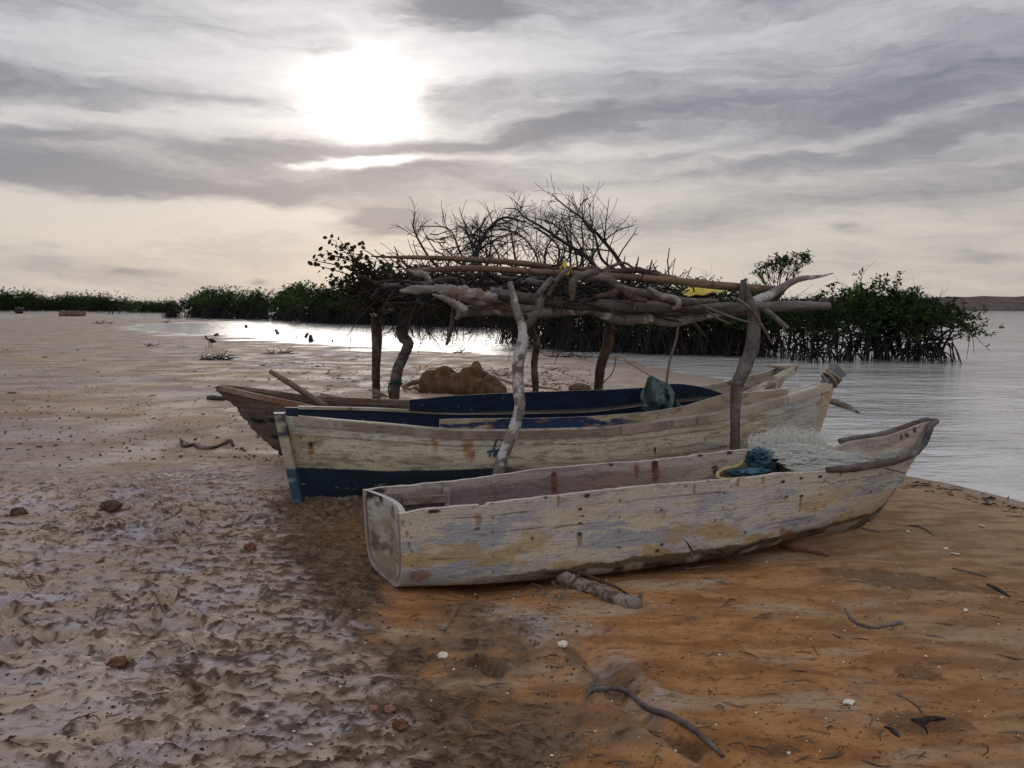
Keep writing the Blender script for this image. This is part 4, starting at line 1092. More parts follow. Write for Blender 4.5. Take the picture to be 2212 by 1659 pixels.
def twigs(mb, p, d, L, r, rng, lvl, curl=0.35, up=0.0, tips=None, kids=(3, 5), seg=None, minr=0.0028, spread=0.75, bias=None):
    n = max(4, int(L / 0.10)); n = min(n, 12)
    st = L / n; P = [np.array(p, float)]; d = unit(d); bend = rng.normal(size=3) * curl * .6
    for i in range(n):
        d = unit(d + (rng.normal(size=3) * curl * .6 + bend) * .35 + np.array([0, 0, up]) * .25 + (0 if bias is None else np.array(bias) * .15))
        P.append(P[-1] + d * st * rng.uniform(.8, 1.2))
    P = np.array(P)
    mb.tube(P, [r, r * .8, max(minr, r * .35)], seg or (6 if r > .012 else 4), len(P) + (len(P) if lvl > 1 else 0), .12 if r > .01 else 0, int(rng.integers(1e6)))
    if tips is not None and lvl <= 1: tips.append(P[-1]); tips.append(P[len(P) // 2])
    if lvl > 0:
        for _ in range(int(rng.integers(*kids)) + (1 if lvl > 1 else 0)):
            t = rng.uniform(.2, .97); i = min(int(t * n), n - 1)
            ax = unit(P[i + 1] - P[i]); q = rng.normal(size=3); q = unit(q - ax * np.dot(q, ax))
            twigs(mb, P[i], ax + q * spread * rng.uniform(.7, 1.4), L * rng.uniform(.35, .65) * (1.1 - .4 * t), max(minr, r * (1 - t * .5) * .55), rng, lvl - 1, curl, up, tips, kids, seg, minr, spread, bias)

def mangrove(seed, H, R, leaf=0.10, nclump=46, per=80, nroot=34, stems=5, base=.42, legs=1.0, flat=.75, sink=.35, twig=1, lr=.020):
    """a red mangrove: arched prop roots, crooked limbs, leaves in ragged clumps"""
    rng = np.random.default_rng(seed)
    root = thing('mangrove_tree', (0, 0, 0), '', '')
    tr, pr, cr = MB(), MB(), MB()
    tops = []
    cl = []
    k = 0
    while len(cl) < nclump and k < 4000:
        k += 1
        a = rng.uniform(0, 2 * math.pi); q = math.sqrt(rng.uniform(0, 1)); 
        lob = 1 + .25 * math.sin(a * 3 + seed) + .15 * math.sin(a * 5 + 2 * seed)
        x, y = R * q * lob * math.cos(a), R * q * lob * math.sin(a)
        topz = H * (1 - .38 * q ** 2.2) * (1 + .10 * math.sin(x * 3.1 / R * 1.7 + seed) + .07 * math.sin(y * 4 / R + 2 * seed))
        z = topz - rng.uniform(0, 1) ** 1.4 * H * (1 - base) * flat
        if z < H * base * (1 - .12 * q): continue
        cl.append((x, y, z))
    cl = np.array(cl)
    for s in range(stems):
        a = rng.uniform(0, 2 * math.pi); rr = R * .45 * math.sqrt(rng.uniform(0, 1))
        b = np.array([rr * math.cos(a), rr * math.sin(a), H * rng.uniform(.10, .22)])
        m = b + np.array([rng.normal() * .12 * R, rng.normal() * .12 * R, H * .22])
        t = m + np.array([rng.normal() * .15 * R, rng.normal() * .15 * R, H * .20])
        tr.tube([b - (0, 0, .05), b + (m - b) * .5 + rng.normal(size=3) * .03, m, t], [lr * 1.8, lr * 1.6, lr * 1.3, lr], 6, 12, .15, s + seed)
        tops.append((b, m, t))
    for c in cl:
        j = int(np.argmin([np.hypot(*(c - t)[:2]) + rng.uniform(0, .3) * R for b, m, t in tops])); b, m, t = tops[j]
        src = t if rng.uniform() < .6 else m
        mid = (src + c) / 2 + rng.normal(size=3) * np.array([.12, .12, .08]) * R + (0, 0, -.05 * H)
        tr.tube([src, mid, c], [lr * .75, lr * .5, lr * .25], 4, 9, 0)
        for _ in range(twig * 3):
            e = c + rng.normal(size=3) * np.array([.22, .22, .14]) * max(.8, R) * .8
            tr.tube([mid * .3 + c * .7, (c + e) / 2 + rng.normal(size=3) * .03, e], [lr * .3, lr * .22, lr * .16], 3, 5)
        sg = rng.uniform(.09, .19) * max(.8, R)
        n = int(per * rng.uniform(.5, 1.4))
        sub = c + rng.normal(size=(max(4, n // 9), 3)) * np.array([sg * 1.25, sg * 1.25, sg * .75])
        pts = sub[rng.integers(len(sub), size=n)] + rng.normal(size=(n, 3)) * .030 * (leaf / .1)
        leaves(cr, pts, leaf, rng, .5)
    for i in range(nroot):
        a = rng.uniform(0, 2 * math.pi); b, m, t = tops[int(rng.integers(len(tops)))]
        s_ = b + (m - b) * rng.uniform(-.2, 1.2); h = s_[2]
        r1 = rng.uniform(.25, 1.0) * R * .95 * legs
        f = np.array([b[0] * .5 + r1 * math.cos(a), b[1] * .5 + r1 * math.sin(a), -sink])
        kk = s_ + (f - s_) * .55; kk[2] = h * rng.uniform(.75, 1.0)
        pr.tube([s_, kk, f * .85 + kk * .15, f], [lr * .9, lr * .75, lr * .7, lr * .6], 5, 11, .15, i)
        if rng.uniform() < .6:
            g = kk + rng.normal(size=3) * .1 * R; g2 = np.array([g[0] + rng.normal() * .2 * R, g[1] + rng.normal() * .2 * R, -sink])
            pr.tube([kk, (kk + g2) / 2 + (0, 0, .06 * H), g2], [lr * .6, lr * .55, lr * .5], 4, 7)
    for i in range(7):     # bare twigs poking out of the top
        c = cl[int(rng.integers(len(cl)))]; e = c + np.array([rng.normal() * .25 * R, rng.normal() * .25 * R, H * rng.uniform(.12, .30)]); m_ = (c + e) / 2 + rng.normal(size=3) * .06 * R
        tr.tube([c, m_, e], [lr * .4, lr * .28, lr * .15], 3, 7)
        for _ in range(3): tr.tube([m_, (m_ + e) / 2 + rng.normal(size=3) * .05 * R, e + rng.normal(size=3) * .16 * R], [lr * .25, lr * .18, lr * .12], 3, 5)
    for i in range(nroot // 2):     # drop roots and dead sticks under the crown
        c = cl[int(rng.integers(len(cl)))]; s_ = np.array([c[0], c[1], H * rng.uniform(.38, .55)])
        e = s_ + np.array([rng.normal() * .25, rng.normal() * .25, -H * rng.uniform(.15, .5)])
        pr.tube([s_, (s_ + e) / 2 + rng.normal(size=3) * .05, e], [lr * .5, lr * .4, lr * .25], 3, 5)
    tr.add(np.concatenate(pr.v), pr.f); tr.build('trunk', M['root'], root); cr.build('crown', M['leaf'], root, smooth=False)
    return root

# ------------------------------------------------------------------ mangroves across the water
def wpt(px, py):
    p = onground(px, py, WATER_Z); p[2] = WATER_Z; return p
near_protos = []
def place(o, px, py, rz, sc_, label, group, first):
    p = wpt(px, py)
    if first: o.location = p; o.rotation_euler = (0, 0, rz); o.scale = (sc_,) * 3
    else: o = copy_tree(o, p, rz, sc_)
    tag(o, label, 'mangrove', group); return o
protoA = mangrove(11, 1.95, 1.25, .085, 64, 80, 24, 7, base=.58, lr=.025)
protoB = mangrove(23, 1.95, 1.15, .085, 58, 80, 24, 6, base=.58, lr=.025)
protoC = mangrove(37, 1.80, 1.20, .085, 58, 80, 26, 6, base=.55, lr=.025)
gR = 'mangroves standing in the water at the right'
L_R = 'dark green mangrove on arched black prop roots in the water right of the shelter'
place(protoA, 1850, 778, .4, 1.12, L_R, gR, True)
place(protoC, 2010, 781, 2.1, .98, 'rightmost mangrove with its crown sloping down toward the open water', gR, True)
place(protoB, 1930, 776, 1.1, 1.02, L_R, gR, True)
for src, px, py, rz, s in ((protoC, 1772, 781, 3.0, .92), (protoB, 1712, 774, 4.1, .88), (protoA, 1885, 768, 5.0, 1.02), (protoC, 1968, 772, .9, 1.0), (protoB, 1655, 770, 2.6, .84)):
    place(src, px, py, rz, s, L_R, gR, False)
# the tall thin one
def tallone():
    rng = np.random.default_rng(5)
    p = wpt(1672, 764); Y = p[1]
    root = thing('mangrove_tree', p, 'tall thin mangrove with a small flat crown rising above all the others', 'mangrove')
    tr, cr, pr = MB(), MB(), MB()
    pts = [at(1676, 762, Y), at(1682, 715, Y), at(1674, 680, Y), at(1680, 640, Y)]
    tr.tube(pts, [.05, .045, .04, .032], 6, 16, .15, 3)
    stem = pts[-1]
    for px, py, n, sx, sy in [(1655, 573, 90, .20, .07), (1690, 562, 150, .22, .08), (1725, 556, 170, .20, .09), (1705, 575, 130, .25, .08), (1640, 590, 60, .14, .06), (1745, 553, 80, .10, .08), (1665, 580, 90, .2, .07), (1632, 583, 30, .1, .06), (1685, 585, 50, .2, .06), (1680, 556, 70, .12, .05)]:
        c = at(px, py, Y + rng.normal() * .2)
        m = (stem + c) / 2 + rng.normal(size=3) * .08
        tr.tube([pts[2] * .2 + stem * .8, m, c], [.022, .015, .008], 4, 8)
        for _ in range(7): tr.tube([m, (m + c) / 2 + rng.normal(size=3) * .05, c + rng.normal(size=3) * np.array([sx, .2, sy])], [.008, .006, .004], 3, 5)
        q = c + rng.normal(size=(n // 6, 3)) * np.array([sx, .22, sy]); q = q[rng.integers(len(q), size=int(n * 1.3))] + rng.normal(size=(int(n * 1.3), 3)) * .035
        leaves(cr, q, .095, rng, .5)
    for i in range(26):      # bare lower twigs
        s_ = at(1680 + rng.normal() * 6, 650 + rng.uniform(-10, 30), Y); e = at(1685 + rng.normal() * 40, 625 + rng.normal() * 16, Y + rng.normal() * .3)
        tr.tube([s_, (s_ + e) / 2 + rng.normal(size=3) * .06, e], [.010, .008, .004], 3, 6)
    for i in range(18):
        f = p + np.array([rng.normal() * .6, rng.normal() * .5, -.3]); s_ = pts[0] + (pts[1] - pts[0]) * rng.uniform(.2, 1)
        pr.tube([s_, (s_ + f) / 2 + (0, 0, .2), f], [.02, .018, .014], 4, 8)
    tr.add(np.concatenate(pr.v), pr.f); tr.build('trunk', M['root'], root); cr.build('crown', M['leaf'], root, smooth=False)
tallone()
# thicket behind the shelter
protoD = mangrove(53, 2.55, 1.6, .11, 60, 70, 95, 7, base=.5, lr=.024)
protoE = mangrove(67, 2.45, 1.5, .11, 56, 70, 95, 7, base=.5, lr=.024)
gM = 'mangrove thicket behind the shelter'; L_M = 'mangrove with a dense dark root tangle on the shore behind the brushwood shelter'
first = {id(protoD): True, id(protoE): True}
for i, (src, px, py, rz, s) in enumerate([(protoD, 1180, 752, .3, 1.0), (protoE, 1250, 758, 1.9, 1.0), (protoD, 1320, 760, 2.8, .96), (protoE, 1395, 763, 4.4, .98), (protoD, 1465, 764, 5.1, .92), (protoE, 1535, 766, .8, .92), (protoD, 1600, 768, 3.7, .85),
        (protoE, 1130, 741, 3.1, 1.15), (protoD, 1215, 743, 1.2, 1.15), (protoE, 1290, 745, 5.7, 1.2), (protoD, 1370, 747, 4.0, 1.2), (protoE, 1440, 748, 2.4, 1.15), (protoD, 1510, 750, 2.0, 1.15), (protoE, 1580, 752, .2, 1.1), (protoD, 1630, 752, 5.3, 1.05)]):
    place(src, px, py, rz, s * (.86 if py > 752.5 else .80), L_M, gM, first[id(src)]); first[id(src)] = False
# belt across the lagoon, middle distance
protoF = mangrove(71, 3.0, 2.7, .20, 60, 62, 120, 8, base=.46, lr=.045, sink=.5)
protoG = mangrove(83, 3.1, 2.5, .20, 60, 62, 120, 8, base=.46, lr=.045, sink=.5)
gL = 'mangrove belt across the lagoon'; L_L = 'dark mangrove in the belt across the lagoon, left of the shelter'
first = {id(protoF): True, id(protoG): True}
mid = [(372, 686, .70, 'lone mangrove with bare leggy roots at the left end of the lagoon belt'), (425, 686, .85, None), (470, 688, .95, None), (515, 688.5, 1.0, None), (560, 690, 1.0, None), (605, 691.5, 1.0, None), (650, 694, 1.0, None), (692, 697, .98, None), (735, 699, 1.0, None), (780, 700, 1.0, None), (825, 701, 1.0, None), (870, 702, 1.05, None), (920, 703, 1.0, None), (970, 705, 1.0, None), (1020, 706, .95, None), (1070, 708, .95, None),
       (450, 682, 1.1, None), (540, 684, 1.1, None), (630, 687, 1.05, None), (720, 690, 1.1, None), (800, 691, 1.1, None), (890, 692, 1.1, None), (1000, 693, 1.1, None)]
rg = np.random.default_rng(9)
for i, (px, py, s, lab) in enumerate(mid):
    src = protoF if i % 2 else protoG
    place(src, px, py, rg.uniform(0, 6.28), s * rg.uniform(.72, 1.14), lab or L_L, gL, first[id(src)]); first[id(src)] = False
# far tree line, left
protoH = mangrove(91, 6.2, 8.0, .42, 70, 110, 60, 6, base=.10, lr=.10, sink=.5, legs=.8)
protoI = mangrove(97, 6.0, 8.5, .42, 70, 110, 60, 6, base=.10, lr=.10, sink=.5, legs=.8)
gF = 'far mangrove line at the left'; L_F = 'distant rounded mangrove in the dark tree line along the left horizon'
first = {id(protoH): True, id(protoI): True}
for i, px in enumerate(np.arange(-130, 370, 27)):
    src = protoH if i % 2 else protoI
    p = wpt(px, 671.2 + (1.5 if px > 220 else 0) + (2.5 if px > 300 else 0)); k = p[1] / 205.0
    s = .72 * k * rg.choice([.72, .85, .95, 1.08, 1.22]) * (1.0 if px < 190 else .90)
    q = src if first[id(src)] else copy_tree(src)
    first[id(src)] = False
    q.location = p; q.rotation_euler = (0, 0, rg.uniform(0, 6.28)); q.scale = (s, s, s)
    tag(q, L_F, 'mangrove', gF)

# ------------------------------------------------------------------ the brushwood shelter
def path(pts, Y, n=None):
    Y = np.linspace(Y[0], Y[-1], len(pts)) if len(Y) == 2 else Y
    return np.array([at(a, b, y) for (a, b), y in zip(pts, Y)])
def rad(px, Y): return px * .5 * Y / FPX
SH = thing('brushwood_shelter', (0.2, 7.3, 0), 'open shelter of crooked driftwood posts and beams roofed with brushwood', 'shelter')
def part(name, pts, Y, w, mat, seg=12, wob=.12, seed=0, foot=None, n=None):
    P = path(pts, Y)
    Ym = np.mean(Y)
    r = [rad(x, Ym) for x in (w if isinstance(w, (list, tuple)) else [w])] if not np.isscalar(w) else rad(w, Ym)
    if foot is not None: P = np.concatenate([P, [foot]])
    g = MB(); g.tube(P, r, seg, n or max(40, 6 * len(pts)), wob, seed); return g.build(name, M[mat], SH)
def foot(px, py, Y):
    p = at(px, py, Y); p[2] = gz(p) - .12; return p
part('post', [(806, 655), (811.5, 677), (814, 740), (812, 800), (813, 858)], (9.4, 9.4), [22, 24, 18, 18, 20], 'bark', seed=1, foot=foot(814, 930, 9.4))
part('post', [(872, 618), (877, 642), (874, 686), (870, 726), (882, 742), (870, 773), (858, 803), (852, 858)], (8.9, 8.9), [20, 26, 26, 22, 25, 22, 20, 22], 'grey', seed=2, foot=foot(850, 930, 8.9))
part('post', [(1102, 609), (1107, 633), (1116, 671), (1128, 706), (1128, 744), (1119, 788), (1119, 840), (1123, 877), (1111, 924), (1092, 972), (1078, 1020)], (5.62, 5.36), [12, 18, 20, 27, 24, 23, 25, 26, 25, 24, 26], 'lichen', seed=3, foot=foot(1072, 1060, 5.34), n=120)
part('fork', [(1126, 716), (1148, 692), (1163, 665), (1167, 645), (1170, 630)], (5.58, 5.66), [17, 17, 20, 18, 12], 'grey', seed=4)
part('post', [(1147, 690), (1150, 716), (1160, 744), (1154, 788), (1157, 844)], (9.3, 9.3), [14, 15, 15, 14, 15], 'bark', seed=5, foot=foot(1157, 900, 9.3))
part('post', [(1318, 670), (1317, 692), (1313, 743), (1298, 790), (1293, 838)], (9.1, 9.1), [21, 22, 21, 18, 18], 'bark', seed=6, foot=foot(1290, 910, 9.1))
part('post', [(1600, 612), (1614, 640), (1625, 668), (1629, 700), (1624, 752), (1606, 800), (1592, 835), (1588, 898), (1588, 968)], (5.95, 5.78), [14, 24, 30, 30, 24, 20, 23, 24, 23], 'grey', seed=7, foot=foot(1588, 1030, 5.76), n=100)
part('fork', [(1620, 660), (1613, 640), (1608, 618), (1604, 604)], (5.9, 5.9), [18, 16, 13, 9], 'grey', seed=8)
part('beam', [(1058, 630), (1110, 641), (1161, 648), (1256, 657), (1351, 661), (1447, 663), (1550, 665), (1640, 663), (1720, 661), (1792, 661)], (5.72, 5.98), [22, 24, 25, 27, 26, 24, 24, 22, 24, 16], 'grey', seed=9, n=120)
part('beam', [(985, 674), (1040, 669), (1100, 668), (1161, 675), (1215, 672), (1278, 670), (1336, 691), (1399, 689), (1456, 696), (1526, 680), (1605, 660), (1669, 634), (1716, 606), (1764, 598), (1785, 594), (1800, 590)], (5.8, 6.02), [22, 28, 30, 28, 24, 22, 24, 21, 21, 20, 20, 22, 22, 16, 10, 2], 'lichen', seed=10, n=180)
part('beam', [(806, 678), (832, 668), (862, 655)], (9.3, 8.8), [14, 20, 20], 'lichen', seed=11)
part('beam', [(800, 668), (900, 664), (1000, 668), (1150, 672), (1320, 674), (1480, 676), (1640, 672)], (9.3, 9.1), 16, 'bark', seed=12)
for i, (a, b) in enumerate([((880, 634), (868, 652)), ((985, 655), (960, 664)), ((1110, 646), (1110, 668)), ((1240, 652), (1230, 668)), ((1330, 655), (1320, 672)), ((1450, 660), (1430, 674)), ((1590, 655), (1560, 672)), ((1650, 655), (1640, 668))]):
    p, q = at(*a, 6.15), at(*b, 9.2); g = MB(); g.tube([p, (p + q) / 2 + (0.03, 0, .03), q], [.03, .035, .03], 7, 30, .15, i + 40); g.build('rafter', M['dark'], SH)
part('brace', [(1650, 667), (1676, 688), (1702, 709)], (5.9, 5.8), [14, 13, 9], 'grey', seed=13)

def loose(name, label, cat, pts, Y, w, mat, group=None, seg=10, wob=.12, seed=0, n=None, knobs=()):
    P = path(pts, Y); Ym = np.mean(Y)
    r = [rad(x, Ym) for x in w] if not np.isscalar(w) else rad(w, Ym)
    g = MB(); g.tube(P, r, seg, n or max(40, 8 * len(pts)), wob, seed)
    for kp, kq, kw in knobs: g.tube(path([kp, kq], (Ym, Ym)), [rad(kw, Ym), rad(kw * .7, Ym)], 7, 8, .1, seed + 1)
    return tag(g.build(name, M[mat], org=P.mean(0)), label, cat, group)
gp = 'long smooth poles on the shelter roof'
loose('long_pole', 'upper long pole with a pointed end sticking out left over the roof', 'pole', [(802, 553.5), (830, 555), (914, 556.5), (1002, 560), (1119, 568), (1201, 579), (1330, 590)], (5.9, 6.3), [3, 9, 12, 13, 14, 14, 13], 'pole', gp, seed=21, wob=.04, n=80)
loose('long_pole', 'lower long reddish pole lying across the roof front from left to right', 'pole', [(877, 586), (910, 583.5), (943, 582.5), (1031, 580), (1192, 589), (1288, 595), (1415, 603), (1542, 616), (1690, 627)], (5.7, 6.0), [10, 14, 14, 14, 14, 16, 18, 19, 16], 'pole', gp, seed=22, wob=.03, n=100, knobs=[((946, 582), (952, 582), 16), ((1038, 580), (1044, 580.5), 16)])
gb = 'driftwood pieces on the shelter roof'
B = lambda lab, pts, Y, w, mat, sd, **k: loose('driftwood_branch', lab, 'branch', pts, Y, w, mat, gb, seed=sd, **k)
B('thick knotted silver driftwood trunk along the front left roof edge', [(864, 629), (900, 626), (943, 626), (975, 632), (1005, 640), (1040, 642), (1075, 644)], (5.75, 5.65), [8, 20, 17, 34, 42, 34, 18], 'pale', 23, n=46, wob=.42)
B('flat pale forked driftwood piece under the left end of the lower pole', [(882, 584), (900, 590), (920, 596), (932, 612)], (5.6, 5.6), [4, 13, 16, 5], 'pale', 24, wob=.5)
B('bleached white branch slanting down below the silver trunk', [(934, 636), (960, 645), (981, 656), (1000, 670), (985, 690)], (5.55, 5.6), [4, 12, 16, 22, 8], 'pale', 25, wob=.4)
B('straight stick hanging straight down from the left roof edge', [(980, 650), (977, 690), (972, 720), (965, 745)], (5.9, 5.9), [7, 9, 9, 7], 'grey', 26)
B('grey hooked branch with a blunt sawn end above the front beam', [(1236, 650), (1236, 620), (1240, 605), (1256, 596), (1270, 590), (1290, 586)], (5.6, 5.7), [10, 17, 17, 15, 15, 14], 'grey', 27, n=60)
B('dark leaning branch crossing under the yellow cord', [(1184, 640), (1198, 612), (1215, 592), (1228, 578)], (5.6, 5.65), [8, 12, 12, 12], 'grey', 28)
B('long grey branch bending down from the middle of the roof to its right', [(1262, 602), (1290, 600), (1318, 606), (1335, 620), (1365, 630), (1400, 636), (1432, 645), (1470, 652), (1550, 650)], (5.7, 5.75), [14, 18, 20, 20, 18, 16, 20, 14, 9], 'grey', 29, n=90)
B('brown forked branch under the long grey bending one', [(1285, 642), (1320, 636), (1340, 626), (1365, 642), (1396, 650)], (5.65, 5.7), [10, 16, 18, 16, 10], 'bark', 30, n=60)
B('knobbly root end with a round knot resting on the right front beam', [(1400, 622), (1430, 640), (1462, 648), (1464, 662), (1452, 668)], (5.7, 5.7), [10, 12, 18, 14, 8], 'pale', 31, wob=.2)
B('grey stick pointing up by the right post', [(1600, 655), (1604, 630), (1609, 608), (1613, 602)], (5.85, 5.85), [12, 13, 12, 6], 'grey', 32)
B('thin twisted twig hanging down beyond the right post', [(1592, 645), (1620, 668), (1646, 705), (1660, 728), (1669, 745)], (5.7, 5.7), [6, 8, 8, 6, 4], 'grey', 33)
B('thin bare stick sloping from the right beam toward the post', [(1510, 658), (1555, 676), (1600, 692), (1645, 702)], (5.7, 5.65), [6, 7, 6, 3], 'grey', 34)
B('thin bare stick fanning below the right beam', [(1525, 670), (1555, 690), (1580, 700)], (5.7, 5.65), [5, 6, 3], 'grey', 35)
B('pale branch crossing behind the front post top', [(1085, 625), (1062, 640), (1050, 655), (1120, 665), (1165, 662)], (5.75, 5.8), [12, 22, 20, 22, 20], 'pale', 36, wob=.2)
B('reddish broken plank-like branch under the silver trunk', [(1000, 652), (1040, 656), (1085, 652)], (5.6, 5.65), [8, 14, 10], 'bark', 37)
rg = np.random.default_rng(77)
for i in range(64):
    x0 = rg.uniform(-1.0, 1.5); y0 = rg.uniform(5.9, 9.2); z0 = 1.52 + rg.uniform(0, .25) * (1 if x0 < .9 else .5)
    L = rg.uniform(.5, 1.3); a = rg.normal() * .5 + (0 if rg.uniform() < .7 else 1.4)
    d = np.array([math.cos(a), math.sin(a), rg.normal() * .06])
    pts = [np.array([x0, y0, z0]) + d * L * (t - .5) + rg.normal(size=3) * np.array([.05, .07, .035]) for t in np.linspace(0, 1, 6)]
    g = MB(); r0 = rg.uniform(.014, .034); g.tube(pts, [r0 * .8, r0, r0 * .9, r0 * .5], 7, 26, .18, i)
    if rg.uniform() < .6: g.tube([pts[3], pts[3] + d * .12 + rg.normal(size=3) * .06, pts[3] + d * .22 + rg.normal(size=3) * .12], [r0 * .6, r0 * .5, r0 * .25], 6, 10, .1, i)
    tag(g.build('driftwood_branch', M[['grey', 'dark', 'bark', 'grey'][i % 4]], org=pts[2]), 'crooked branch buried in the tangle of the shelter roof', 'branch', gb)
# dark brush bedding of the roof and the brush hanging from its back edge
rg = np.random.default_rng(101)
g = MB()
for i in range(55):
    p = at(rg.normal(1045, 45), rg.uniform(500, 575), rg.uniform(6.6, 7.4)); twigs(g, p, rg.normal(size=3), rg.uniform(.15, .35), .006, rg, 1, .9, 0, None, (3, 6), 3)
for i in range(110):
    p = np.array([rg.uniform(-.6, 1.75), rg.uniform(6.0, 8.6), rg.uniform(1.50, 1.66)]); twigs(g, p, rg.normal(size=3) * np.array([1, 1, .10]), rg.uniform(.3, .6), .009, rg, 1, .8, -.05, None, (3, 5), 4, .004)
for i in range(160):
    p = np.array([rg.uniform(-1.0, 1.1), rg.uniform(6.1, 9.2), rg.uniform(1.53, 1.82)]); p[2] -= .12 * (p[0] > .6); twigs(g, p, rg.normal(size=3) * np.array([1, 1, .15]), rg.uniform(.4, .8), .008, rg, 1, .6, 0, None, (3, 6), 3)
for i in range(150):
    p = at(rg.uniform(870, 1400), rg.uniform(606, 654), rg.uniform(5.75, 6.4)); a_ = rg.uniform(0, 6.28); twigs(g, p, (math.cos(a_), .4 * math.sin(a_), rg.normal() * .22 - .08), rg.uniform(.22, .5), rg.uniform(.005, .016), rg, 1, 1.0, 0, None, (1, 3), 5)
tips = []
for i in range(75):
    p = np.array([rg.uniform(-1.3, .3), rg.uniform(8.7, 9.5), rg.uniform(1.42, 1.60)]); twigs(g, p, np.array([rg.normal() * .8, .2, -.8]), rg.uniform(.30, .55), .008, rg, 2, .6, -.25, tips, (2, 4), 3)
tips = np.array(tips); tips = tips[rg.random(len(tips)) < .35]
bp = tag(g.build('brush_pile', M['dark'], org=(0, 7.5, 1.6)), 'dark tangle of fine dead brush filling the shelter roof', 'brush', kind='stuff')
g = MB(); 
c = np.stack([rg.uniform(-1.35, .1, 900), rg.uniform(8.2, 9.5, 900), 1.52 + np.abs(rg.normal(size=900)) * .10 - .10 * rg.random(900)], 1)
leaves(g, c, .055, rg, .6, .5, True); tag(g.build('dry_leaves', M['leaf_dry'], org=(0, 8.6, 1.5)), 'withered leaves clinging to the back of the roof brush', 'leaves', kind='stuff')

# bare branches standing up out of the roof
gt = 'bare dead branches heaped on the shelter roof'
def spray(pts, Y, w, seed, label, nk=14, L=(.25, .55), lvl=1, up=.25, curl=.5):
    rng = np.random.default_rng(seed); P = path(pts, Y); Ym = np.mean(Y); g = MB()
    S = spline(P, 40); r = np.interp(np.linspace(0, 1, 40), np.linspace(0, 1, len(w)), [rad(x, Ym) for x in w])
    g.tube(P, [rad(x, Ym) for x in w], 6, 44, .12, seed)
    for i in range(nk):
        k = int(rng.uniform(6, 38)); ax = unit(S[k + 1] - S[k]); q = rng.normal(size=3); q[1] *= .6; q = unit(q - ax * np.dot(q, ax))
        twigs(g, S[k], ax * .7 + q * .9 + (0, 0, .15), rng.uniform(*L) * (1.15 - k / 60), max(.0026, r[k] * .42), rng, lvl, curl, up, None, (2, 4), 4, .0016)
    return tag(g.build('bare_branch', M['dark'], org=P[0]), label, 'branch', gt)
spray([(1362, 592), (1345, 575), (1325, 546), (1298, 514), (1275, 490), (1253, 468), (1230, 452), (1205, 432), (1193, 419)], (6.6, 7.0), [10, 9, 8, 7, 6, 5, 4, 3, 2], 201, 'dark bare branch arching up from the right end of the brush to its tallest tip', 20)
spray([(1290, 584), (1272, 559), (1245, 540), (1215, 521), (1185, 500), (1161, 485), (1133, 469), (1115, 452), (1090, 450)], (6.7, 7.3), [10, 9, 8, 7, 6, 5, 4, 3, 2], 202, 'thick bare branch rising leftward across the middle of the brush heap', 20)
spray([(1340, 590), (1300, 560), (1285, 510), (1262, 480), (1258, 440), (1270, 428)], (6.8, 7.2), [7, 6, 5, 4, 3, 2], 203, 'upright bare branch with a forked tip near the right of the brush heap', 14)
spray([(960, 590), (930, 560), (905, 520), (893, 490), (895, 468), (897, 458)], (6.3, 6.5), [7, 6, 5, 4, 3, 2], 204, 'thin curved twig standing alone at the left end of the brush heap', 10, (.15, .35))
spray([(1050, 590), (1030, 560), (1040, 520), (1060, 490), (1090, 470), (1135, 480)], (6.6, 6.9), [10, 10, 9, 7, 5, 3], 205, 'dark stout branch stump leaning up at the centre left of the heap', 14)
rng_ = np.random.default_rng(31)
for i in range(15):
    px = rng_.uniform(935, 1285); top = np.interp(px, [900, 950, 1000, 1060, 1120, 1200, 1260, 1310, 1350], [500, 500, 462, 470, 442, 455, 460, 500, 545]) + rng_.uniform(0, 35)
    lean = rng_.normal() * 45 - 25; Y = rng_.uniform(6.6, 8.3)
    pts = [(px, 592), (px + lean * .25 + rng_.normal() * 10, 592 + (top - 592) * .45), (px + lean * .8 + rng_.normal() * 14, 592 + (top - 592) * .85), (px + lean * 1.5 + rng_.normal() * 22, top + rng_.uniform(0, 20))]
    spray(pts, (Y, Y + .3), [5, 4, 3, 1.6], 300 + i, 'fine bare twigged branch in the heap of brush on the roof', 14, (.15, .42), 1, -.10, 1.0)

